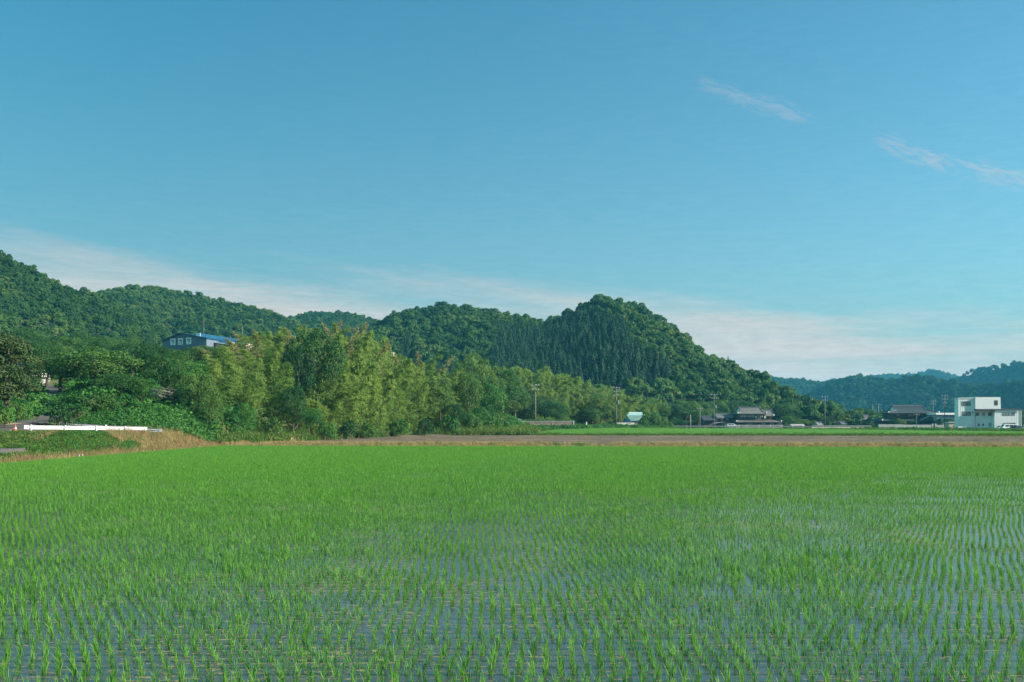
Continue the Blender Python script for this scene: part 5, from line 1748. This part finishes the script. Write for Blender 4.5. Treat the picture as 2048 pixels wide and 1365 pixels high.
def car(label, x, y, z, kind='van', paint='car_white', rz=0.0, L_=4.4):
    """car seen from the side, nose to +x"""
    t = thing('parked_car', label, 'car', (x, y, z), rz)
    W_ = 1.68
    if kind == 'van':
        lower = [(-2.2, .32), (2.15, .32), (2.2, .75), (2.12, 1.02), (-2.2, 1.02)]
        upper = [(-2.2, 1.02), (2.12, 1.02), (1.45, 1.80), (1.25, 1.88), (-2.05, 1.88), (-2.18, 1.75)]
        gl = [(-1.95, 1.12, -.95), (-.85, 1.12, .25), (.36, 1.12, 1.45)]; gh_ = .56
    elif kind == 'hatch':
        lower = [(-1.85, .28), (1.85, .28), (1.9, .62), (1.1, .92), (-1.9, .92)]
        upper = [(-1.9, .92), (1.1, .92), (.45, 1.42), (.2, 1.48), (-1.55, 1.48), (-1.8, 1.35)]
        gl = [(-1.6, .98, -.62), (-.54, .98, .42)]; gh_ = .38
    else:
        lower = [(-2.2, .25), (2.2, .25), (2.22, .6), (1.2, .88), (-2.2, .92)]
        upper = [(-1.9, .90), (1.2, .88), (.45, 1.36), (.2, 1.42), (-.95, 1.42), (-1.3, 1.36)]
        gl = [(-1.3, .95, -.42), (-.34, .95, .55)]; gh_ = .36
    MB().prism(lower, 'y', -W_ / 2, W_ / 2).build('body', M[paint], t)
    MB().prism([(a, c + .002) for a, c in upper], 'y', -W_ / 2 + .09, W_ / 2 - .09).build('cabin', M[paint], t)
    for s in (-1, 1):
        for a, c, e in gl:
            sk = .18 if e == gl[-1][2] else 0
            y0 = s * (W_ / 2 - .085)
            MB().prism([(a, c), (e, c), (e - sk, c + gh_), (a, c + gh_)], 'y', min(y0, y0 - s * .03), max(y0, y0 - s * .03)).build('side_window', M['dark_glass'], t)
    xm = upper[1][0]; xt = upper[2][0]
    MB().add([(xm - .04, -.66, upper[1][1] + .06), (xm - .04, .66, upper[1][1] + .06), (xt + .06, .62, upper[2][1] - .03), (xt + .06, -.62, upper[2][1] - .03),
              (xm + .01, -.66, upper[1][1] + .06), (xm + .01, .66, upper[1][1] + .06), (xt + .10, .62, upper[2][1] - .03), (xt + .10, -.62, upper[2][1] - .03)],
             [(0, 1, 2, 3), (7, 6, 5, 4), (0, 1, 5, 4), (1, 2, 6, 5), (2, 3, 7, 6), (3, 0, 4, 7)]).build('windscreen', M['dark_glass'], t)
    rw = .32
    for wx_ in (lower[0][0] + .75, lower[1][0] - .72):
        for s in (-1, 1):
            y0 = s * (W_ / 2 - .1)
            wo = MB().tube([(wx_, y0 - .1, rw), (wx_, y0 + .12 * s + (0 if s > 0 else 0) + .0, rw)] if s > 0 else [(wx_, y0 + .1, rw), (wx_, y0 - .12, rw)], rw, 14).build('wheel', M['tyre'], t)
            MB().tube([(wx_, y0 + s * .10, rw), (wx_, y0 + s * .135, rw)], rw * .6, 10).build('rim', M['car_silver'], wo)
    for s in (-1, 1):
        MB().box(lower[2][0] - .12, lower[2][0] + .02, s * .62 - .14, s * .62 + .14, lower[2][1] - .1, lower[2][1] + .05).build('headlight', M['lamp_clear'], t)
        MB().box(lower[0][0] - .02, lower[0][0] + .06, s * .68 - .1, s * .68 + .1, .68, .86).build('tail_light', M['lamp_red'], t)
    return t


x = wx(1464, 312); car('small white car, shade put into its paint, parked by the smaller tiled house', x, 312, ghf(x, 312), 'hatch', 'car_silver', R(12))  # white car; the grey of its shade is put into silver paint

# ------------------------------------------------------------------ village row right of the hill
HD = 385.0; k_ = HD / F
x = wx(1640, HD)
t = thing('boundary_wall', 'long sunlit cream wall in front of the small village houses', 'wall', (wx(1624, 330), 330, ghf(wx(1624, 330), 330)))
q = 330
for k in range(8):
    w_ = (wx(1742, q) - wx(1624, q)) / 8
    MB().box(k * w_ + .012, (k + 1) * w_ - .012, 0, .2, -.2, wz(852.2, q) - t.location.z).build('panel', M['cream_wall'], t)
MB().box(-.05, 8 * w_ + .05, -.06, .26, wz(852.2, q) - t.location.z, wz(851.6, q) - t.location.z).build('coping', M['concrete'], t)


def small_house(label, px0, px1, d, eave, ridge, base_wall='timber', roof='tile', g=0.0, tips=True, wins=2, lw=None, depth=7.0):
    k = d / F; xc = wx(px0, d); z = ghf(xc, d)
    t = thing('house', label, 'house', (xc, d, z))
    W_ = (px1 - px0) * k
    bwall(t, .5, W_ - .5, .9, depth - .5, 0, wz(eave, d) - z - .1, base_wall)
    tile_roof(t, 0, W_, 0, depth, wz(eave, d) - z, wz(ridge, d) - z, .9, g, roof, 'roof', tips)
    for i in range(wins):
        window(t, .5 + (W_ - 1) * (i + .25) / wins, .9, max(.7, wz(eave, d) - z - 2.2), (W_ - 1) * .42 / wins, 1.2, 2, 'glass' if i % 2 else 'curtain_glass')
    if lw:
        MB().add([(-.4, -1.8, lw - .7), (W_ + .4, -1.8, lw - .7), (W_ + .4, .88, lw), (-.4, .88, lw), (-.4, -1.8, lw - .85), (W_ + .4, -1.8, lw - .85), (W_ + .4, .88, lw - .15), (-.4, .88, lw - .15)],
                 [(0, 1, 2, 3), (7, 6, 5, 4), (0, 1, 5, 4), (1, 2, 6, 5), (2, 3, 7, 6), (3, 0, 4, 7)]).build('lower_roof', M[roof], t)
    return t


small_house('tiled house with a bright grey roof in the village row behind the cream wall', 1709, 1743, 378, 839.5, 831.0, 'timber', 'tile', 0.0, True, 3, 3.2)
small_house('low dark tiled house at the left of the village row', 1656, 1682, 372, 845.0, 839.5, 'timber', 'tile_dark', 0.6, False, 2)
small_house('dark roofed house with a small gable between the low one and the bright roofed one', 1690, 1706, 382, 842, 834.5, 'timber', 'tile_dark', 0.0, True, 1)
small_house('small pale gabled outbuilding in the village row', 1682, 1694, 360, 848, 844.5, 'beige', 'tile', 0.0, False, 1, None, 5.0)
small_house('low grey shed at the left end of the cream wall', 1634, 1647, 345, 849.5, 845.5, 'brown_metal', 'brown_metal', 0.0, False, 1, None, 5.0)
t = thing('storehouse', 'little white storehouse gable above the dark roofs', 'storehouse', (wx(1684, 388), 388, ghf(wx(1684, 388), 388)))
zt = wz(837.5, 388) - t.location.z
MB().prism([(-.6, 0), (.9, 0), (.9, zt - .5), (.15, zt), (-.6, zt - .5)], 'y', 0, 4).build('wall', M['plaster'], t)
MB().prism([(-.8, zt - .62), (.15, zt + .02), (1.1, zt - .62), (1.1, zt - .45), (.15, zt + .2), (-.8, zt - .45)], 'y', -.2, 4.2).build('roof', M['tile_dark'], t)
# pinkish block and grey works roofs far behind
D_ = 560.0
t = thing('apartment_block', 'far pinkish block with white patches behind the village', 'building', (wx(1740, D_), D_, ghf(wx(1740, D_), D_)))
zb_ = t.location.z
MB().box(0, 5.2, 0, 6, 0, wz(824.5, D_) - zb_).build('wall', M['pinkish'], t)
MB().box(1.6, 2.7, -.12, -.01, 0, wz(823.5, D_) - zb_).build('pillar', M['plaster'], t)
MB().box(3.8, 4.5, -.12, -.01, 0, wz(826, D_) - zb_).build('pillar', M['plaster'], t)
for i in range(3):
    for jx in (.4, 2.9):
        window(t, jx, 0, 1.5 + 2.0 * i, .8, 1.2, 1, 'glass')
MB().tube([(2.4, 3, wz(824.6, D_) - zb_), (2.4, 3, wz(811, D_) - zb_)], .28, 8).build('chimney', M['concrete_pole'], t)
t = thing('workshop', 'far grey low pitched workshop right of the pinkish block', 'workshop', (wx(1757, 540), 540, ghf(wx(1757, 540), 540)))
zb_ = t.location.z
MB().box(0, 6.2, 0, 9, 0, wz(834, 540) - zb_).build('wall', M['brown_metal'], t)
MB().prism([(-.3, wz(834, 540) - zb_), (6.5, wz(834, 540) - zb_), (6.5, wz(832.4, 540) - zb_), (0, wz(831, 540) - zb_)], 'y', -.5, 9.4).build('roof', M['sign_white'], t)
window(t, 1, 0, 1.2, 1.6, 1.2)

# ------------------------------------------------------------------ big hip-and-gable house
HD = 350.0; k_ = HD / F
x = wx(1830, HD); z = ghf(x, HD)
t = thing('mansion', 'large dark tiled house with sweeping hip and gable roof behind the grey block wall', 'house', (x, HD, z))
X_ = lambda px: (px - 1830) * k_
Z_ = lambda py: wz(py, HD) - z
bwall(t, X_(1774), X_(1890), 2.6, 12, 0, Z_(841), 'timber')
bwall(t, X_(1788), X_(1876), 3.6, 11, Z_(840.9), Z_(826.6), 'timber')
tile_roof(t, X_(1781), X_(1882), 1.6, 13.4, Z_(825.4), Z_(812.5), 3.6, 0.45, 'tile_dark', 'roof', True, .28, .24)
tile_roof(t, X_(1766), X_(1892), 0.6, 14, Z_(841), Z_(834.5), 3.0, 0.8, 'tile_dark', 'lower_roof', True)
# entrance wing with its own gable facing the road
bwall(t, X_(1838), X_(1872), -1.2, 2.6, 0, Z_(842.6), 'timber', 'porch_wall')
pg = [(X_(1836), Z_(841.6)), (X_(1854), Z_(832.8)), (X_(1876), Z_(841.6)), (X_(1876), Z_(842.6)), (X_(1836), Z_(842.6))]
pr_ = MB().prism(pg, 'y', -2.2, 4.0).build('porch_roof', M['tile_dark'], t)
for a, c in ((X_(1836), X_(1854)), (X_(1876), X_(1854))):
    MB().tube([(a, -2.22, Z_(841.4)), (c, -2.22, Z_(832.5))], .14, 6).build('barge_board', M['concrete'], pr_)
for px, w_, gl in ((1790, 8, 'dark_glass'), (1800, 8, 'glass'), (1812, 7, 'dark_glass'), (1824, 9, 'glass'), (1838, 9, 'dark_glass'), (1850, 8, 'glass'), (1862, 10, 'curtain_glass')):
    window(t, X_(px), 3.6, Z_(833.5), w_ * k_, 5.2 * k_, 2, gl)
for px, w_, gl in ((1806, 10, 'dark_glass'), (1822, 6, 'curtain_glass'), (1830, 6, 'dark_glass')):
    window(t, X_(px), 2.6, Z_(849), w_ * k_, 6 * k_, 2, gl)
window(t, X_(1842), -1.2, Z_(848.5), 20 * k_, 4.5 * k_, 4, 'dark_glass')
antenna(t, X_(1820), 7.5, Z_(812), 1.2)
antenna(t, X_(1797), 7.5, Z_(816), 1.6)
t = thing('block_wall', 'long grey block wall with a gate in front of the large dark tiled house', 'wall', (wx(1757, 330), 330, ghf(wx(1757, 330), 330) - .1))
q = 330; kq = q / F; zt = wz(849.2, q) - t.location.z
for k in range(11):
    w_ = 108 * kq / 11
    MB().box(k * w_ + .012, (k + 1) * w_ - .012, 0, .22, -.2, zt + (.0 if k < 5 else -.12)).build('panel', M['block'], t)
for k in range(3):
    w_ = 34 * kq / 3; a = 115 * kq
    MB().box(a + k * w_ + .012, a + (k + 1) * w_ - .012, 0, .22, -.2, zt - .2).build('panel', M['block'], t)
for a in (108.2, 114.4):
    MB().box(a * kq - .22, a * kq + .18, -.08, .34, -.2, zt + .25).build('gate_pier', M['concrete'], t)
MB().box(108.9 * kq, 113.3 * kq, .05, .12, -.1, zt - .15).build('gate', M['timber'], t)
for nm, px, d, w_ in (('left', 1828, 318, 1.3), ('right', 1899, 300, 1.7)):
    xx = wx(px, d); o = thing('tarp', ('blue tarp heap at the foot of the grey block wall' if nm == 'left' else 'blue tarp heap between the pole and the white building'), 'tarp', (xx, d, ghf(xx, d)))
    vs, fs = [], []
    r_ = random.Random(px)
    for i in range(7):
        for jx in range(5):
            u, v = i / 6 - .5, jx / 4 - .5
            vs.append((u * w_ * 1.1, v * 1.2, max(0.02, (0.85 - 1.9 * abs(u) ** 1.5 - 1.2 * v * v) * r_.uniform(.8, 1.1)) + .1))
    for i in range(6):
        for jx in range(4):
            a = i * 5 + jx; fs.append((a, a + 1, a + 6, a + 5))
    MB().add(vs, fs).build('sheet', M['tarp'], o)
    MB().box(-.45 * w_, .45 * w_, -.4, .5, 0, .45).build('load', M['concrete'], o)

# long white roofed warehouse
HD = 345.0; k_ = HD / F
x = wx(1874, HD); z = ghf(x, HD)
t = thing('warehouse', 'grey warehouse with a bright white roof edge behind the pole', 'warehouse', (x, HD, z))
Z_ = lambda py: wz(py, HD) - z
MB().box(0, 48 * k_, 0, 9, 0, Z_(830)).build('wall', M['brown_metal'], t)
MB().box(-.6, 48 * k_ + .2, -.6, 9.6, Z_(829.9), Z_(826.2)).build('roof', M['cladding_bright'], t)
MB().box(6 * k_, 44 * k_, -2.6, -.02, 0, Z_(839)).build('lean_to', M['beige'], t)
MB().prism([(-3.2, Z_(839)), (-.02, Z_(837.2)), (-.02, Z_(836.6)), (-3.2, Z_(838.4))], 'x', 4 * k_, 46 * k_).build('lean_to_roof', M['blue_roof'], t)
window(t, 12 * k_, 0, Z_(835.5), 9 * k_, 3 * k_, 3, 'glass'); window(t, 26 * k_, 0, Z_(835.5), 9 * k_, 3 * k_, 3, 'glass')
t = thing('shed', 'beige low shed against the left of the white building', 'shed', (wx(1898, 312), 312, ghf(wx(1898, 312), 312)))
MB().box(0, 2.9, 0, 3, 0, wz(845.5, 312) - t.location.z).build('wall', M['beige'], t)
MB().box(-.2, 3.0, -.3, 3.2, wz(845.4, 312) - t.location.z, wz(844.4, 312) - t.location.z).build('roof', M['sign_white'], t)
MB().box(1.5, 2.3, -.06, -.01, .6, 1.5).build('door', M['brick_red'], t)

# ------------------------------------------------------------------ white three storey building
HD = 290.0; k_ = HD / F
x = wx(1956, HD); z = wz(862.5, HD)
k0_ = k_; k_ = k_ * 0.925
t = thing('office_building', 'white clad three storey works building at the right edge of the valley', 'building', (x, HD, z), R(-4))
X_ = lambda px: (px - 1952) * k_
Z_ = lambda py: wz(py, HD) - z


def clad(x0, x1, y0, y1, z0, z1, m, name='wall', step=.62):
    o = MB().box(x0, x1, y0, y1, z0, z1).build(name, M[m], t)
    b = MB()
    u = x0 + step
    while u < x1 - .1:
        b.box(u - .018, u + .018, y0 - .022, y0, z0, z1 - .02); u += step
    s_o = b.build('cladding_seam', M[m], o); s_o['kind'] = 'stuff'
    return o


# tower (left, set back), middle block, right wing standing forward of it
YT, YM, YR = 1.6, 2.0, 0.0
clad(X_(1915), X_(1949), YT, YT + 3.0, -1, Z_(797.2), 'cladding', 'tower_wall')
MB().box(X_(1914.2), X_(1949), YT - .12, YT + 3.1, Z_(797.1), Z_(795.6)).build('tower_cap', M['cladding_bright'], t)
clad(X_(1949.3), X_(1986.5), YM, YM + 8, -1, Z_(820.4), 'cladding', 'middle_wall')
clad(X_(1986.8), X_(2043), YR, YR + 10, -1, Z_(820.4), 'cladding', 'wing_wall')
MB().box(X_(1948.5), X_(2045), YR - .35, YR + 10.2, Z_(820.3), Z_(818.3)).build('roof', M['alu'], t)
MB().prism([(X_(1949.3), Z_(818.2)), (X_(2003), Z_(818.2)), (X_(2002), Z_(794.6)), (X_(1949.3), Z_(794.6))], 'y', YT - .6, YT + 8).build('upper_storey_wall', M['cladding_bright'], t)
window(t, X_(1922), YT, Z_(812), 17.5 * k0_, 9 * k0_, 5, 'glass', -1, .1)
window(t, X_(1923), YT, Z_(832), 17.5 * k0_, 8.4 * k0_, 5, 'glass', -1, .1)
window(t, X_(1944.3), YT, Z_(827.6), 2 * k0_, 3.6 * k0_, 1, 'dark_glass')
window(t, X_(1989.6), YT - .6, Z_(811), 6.3 * k0_, 10 * k0_, 1, 'dark_glass')
for px, gl in ((1953, 'dark_glass'), (1965.5, 'curtain_glass'), (1979, 'dark_glass')):
    window(t, X_(px), YM, Z_(832), 6.5 * k0_, 6.6 * k0_, 2, gl)
for px in (1957.5, 1967):
    window(t, X_(px), YM, Z_(852), 3 * k0_, 4.2 * k0_, 1, 'dark_glass')
dr = MB().box(X_(1980), X_(1986), YM - .05, YM - .005, Z_(854), Z_(846)).build('door', M['curtain_glass'], t)
for px in (2003, 2016):
    window(t, X_(px), YR, Z_(832), 12 * k0_, 6.6 * k0_, 2, 'glass')
window(t, X_(2004.5), YR, Z_(850), 11 * k0_, 3.8 * k0_, 2, 'curtain_glass'); window(t, X_(2017), YR, Z_(850), 12.5 * k0_, 3.8 * k0_, 3, 'dark_glass')
for px in (1935, 1941, 1963):
    MB().box(X_(px), X_(px + 4), YT - 1.2 if px < 1950 else YM - .9, YT - .7 if px < 1950 else YM - .4, 0, .95).build('outdoor_unit', M['grey_metal'], t)
MB().tube([(X_(1949.15), YT - .66, 0), (X_(1949.15), YT - .66, Z_(819))], .05, 6).build('downpipe', M['grey_metal'], t)
MB().tube([(X_(2042), YR - .08, 0), (X_(2042), YR - .08, Z_(821))], .05, 6).build('downpipe', M['white_metal'], t)
MB().tube([(X_(1970), 6, Z_(794)), (X_(1970), 6, Z_(790.5))], .05, 6).build('vent_pipe', M['grey_metal'], t)
MB().box(X_(2031.5), X_(2036.5), YR - .3, YR - .01, Z_(824.5), Z_(822)).build('lamp_box', M['white_metal'], t)
# cars beside it
zc = z + .15
car('white van parked in front of the white building', wx(2018, 281), 281, zc, 'van', 'car_white', R(178))
car('dark sedan parked right of the white van', wx(2030, 277), 277, zc, 'sedan', 'car_black', R(200))
car('silver hatchback half out of frame at the right edge', wx(2052, 275), 275, zc, 'hatch', 'car_silver', R(168))
car('small white car parked left of the white van', wx(2003, 285), 285, zc, 'hatch', 'car_white', R(182))

# ------------------------------------------------------------------ utility poles and cables


def pole(label, px, d, topy, arms=1, trans=False, m='concrete_pole', r=.11, base_z=None):
    x = wx(px, d); z = ghf(x, d) if base_z is None else base_z
    h = wz(topy, d) - z
    t = thing('utility_pole', label, 'utility pole', (x, d, z))
    MB().tube([(0, 0, -.5), (0, 0, h)], [r * 1.2, r * .72], 10).build('shaft', M[m], t, True)
    tops = []
    for k in range(arms):
        za = h - .35 - 1.1 * k; w = 1.0 - .15 * k
        ao = MB().box(-w, w, -r - .12, -r, za - .06, za + .06).build('crossarm', M['grey_metal'], t)
        for u in (-w * .85, 0.15, w * .85):
            MB().tube([(u, -r - .06, za + .06), (u, -r - .06, za + .30)], [.05, .035], 6).build('insulator', M['sign_white'], ao)
    if trans:
        MB().tube([(.48, 0, h * .58), (.48, 0, h * .58 + 1.0)], .28, 10).build('transformer', M['grey_metal'], t)
        MB().box(-.02, .22, -.05, .05, h * .58 + .4, h * .58 + .5).build('bracket', M['grey_metal'], t)
    return Vector((x, d, z + h)), h


P1, _ = pole('slim pale pole standing on the stone wall', 1071, 251.5, 769, 2, r=.13)
P2, _ = pole('brown pole with a transformer beside the teal roofed house', 1233, 290, 774, 3, True, 'rust_pole')
P3, _ = pole('pole with a transformer left of the smaller tiled house', 1428, 304, 788, 2, True)
P4, _ = pole('tall plain pole in front of the tree clump and cream wall', 1650, 308, 792, 2)
P5, _ = pole('pole with crossarms just left of the white building', 1889, 300, 790, 3, True)
pole('short pole at the left of the smaller tiled house', 1381, 312, 830, 0, False, 'rust_pole', .16)
pole('thin pole in front of the dark trees left of the pole with transformer', 1400, 316, 816, 1, False, 'rust_pole', .09)
pole('thin grey post between the teal roof and the brown pole', 1242, 290, 829, 0, False, 'concrete_pole', .07)
pole('slim pole in front of the pinkish block', 1757, 360, 808, 1, False, 'concrete_pole', .13)
pole('pole with crossarm behind the right end of the large tiled house', 1866, 372, 801, 2, False, 'concrete_pole', .14)
pole('lamp pole in front of the large tiled house', 1833, 326, 828, 1, False, 'concrete_pole', .09)
pole('far pole with crossarm above the village roofs', 1714, 470, 822, 1, False, 'concrete_pole', .14)
pole('far pole above the bright grey roof of the village', 1733, 480, 820, 1, False, 'rust_pole', .14)


def cable(label, a, c, dz=-.1, sag=.9, r=.03, group=None):
    pts_ = []
    for i in range(13):
        u = i / 12
        p = a.lerp(c, u); pts_.append((p.x, p.y, p.z + dz - sag * 4 * u * (1 - u)))
    o = MB().tube(pts_, r, 4).build('power_line', M['wire'])
    setp(o, label, 'cable', group)


PL = Vector((wx(930, 240), 240, wz(772, 240)))
PR = Vector((wx(2130, 300), 300, wz(800, 300)))
names = ['the bamboo and the pole on the stone wall', 'the pole on the stone wall and the brown pole', 'the brown pole and the pole left of the smaller house', 'the pole left of the smaller house and the tall plain pole',
         'the tall plain pole and the pole by the white building', 'the pole by the white building and the right edge']
ch = [PL, P1, P2, P3, P4, P5, PR]
for i in range(6):
    for k, (dz, dy) in enumerate(((-.05, .8), (-1.2, -.7), (-2.6, 0))):
        cable('thin cable strung between ' + names[i], ch[i] + Vector((0, dy, 0)), ch[i + 1] + Vector((0, dy, 0)), dz, 1.0 + .25 * k, group='cables between ' + names[i])

# ------------------------------------------------------------------ haze: real air in a closed box round camera and scene
HAZE = 0.00012
vm = bpy.data.materials.new('haze_air')
vm.use_nodes = True
nt = vm.node_tree
nt.nodes.remove(nt.nodes['Principled BSDF'])
pv = nt.nodes.new('ShaderNodeVolumePrincipled')
pv.inputs['Color'].default_value = (0.13, 0.66, 1.0, 1)
pv.inputs['Density'].default_value = HAZE
pv.inputs['Anisotropy'].default_value = 0.0
nt.links.new(pv.outputs[0], nt.nodes['Material Output'].inputs['Volume'])
hz = MB().box(-3700, 3700, -500, 6200, -2.5, 135).build('haze', vm)
hz['kind'] = 'stuff'
hz['label'] = 'thin pale blue haze filling the valley'
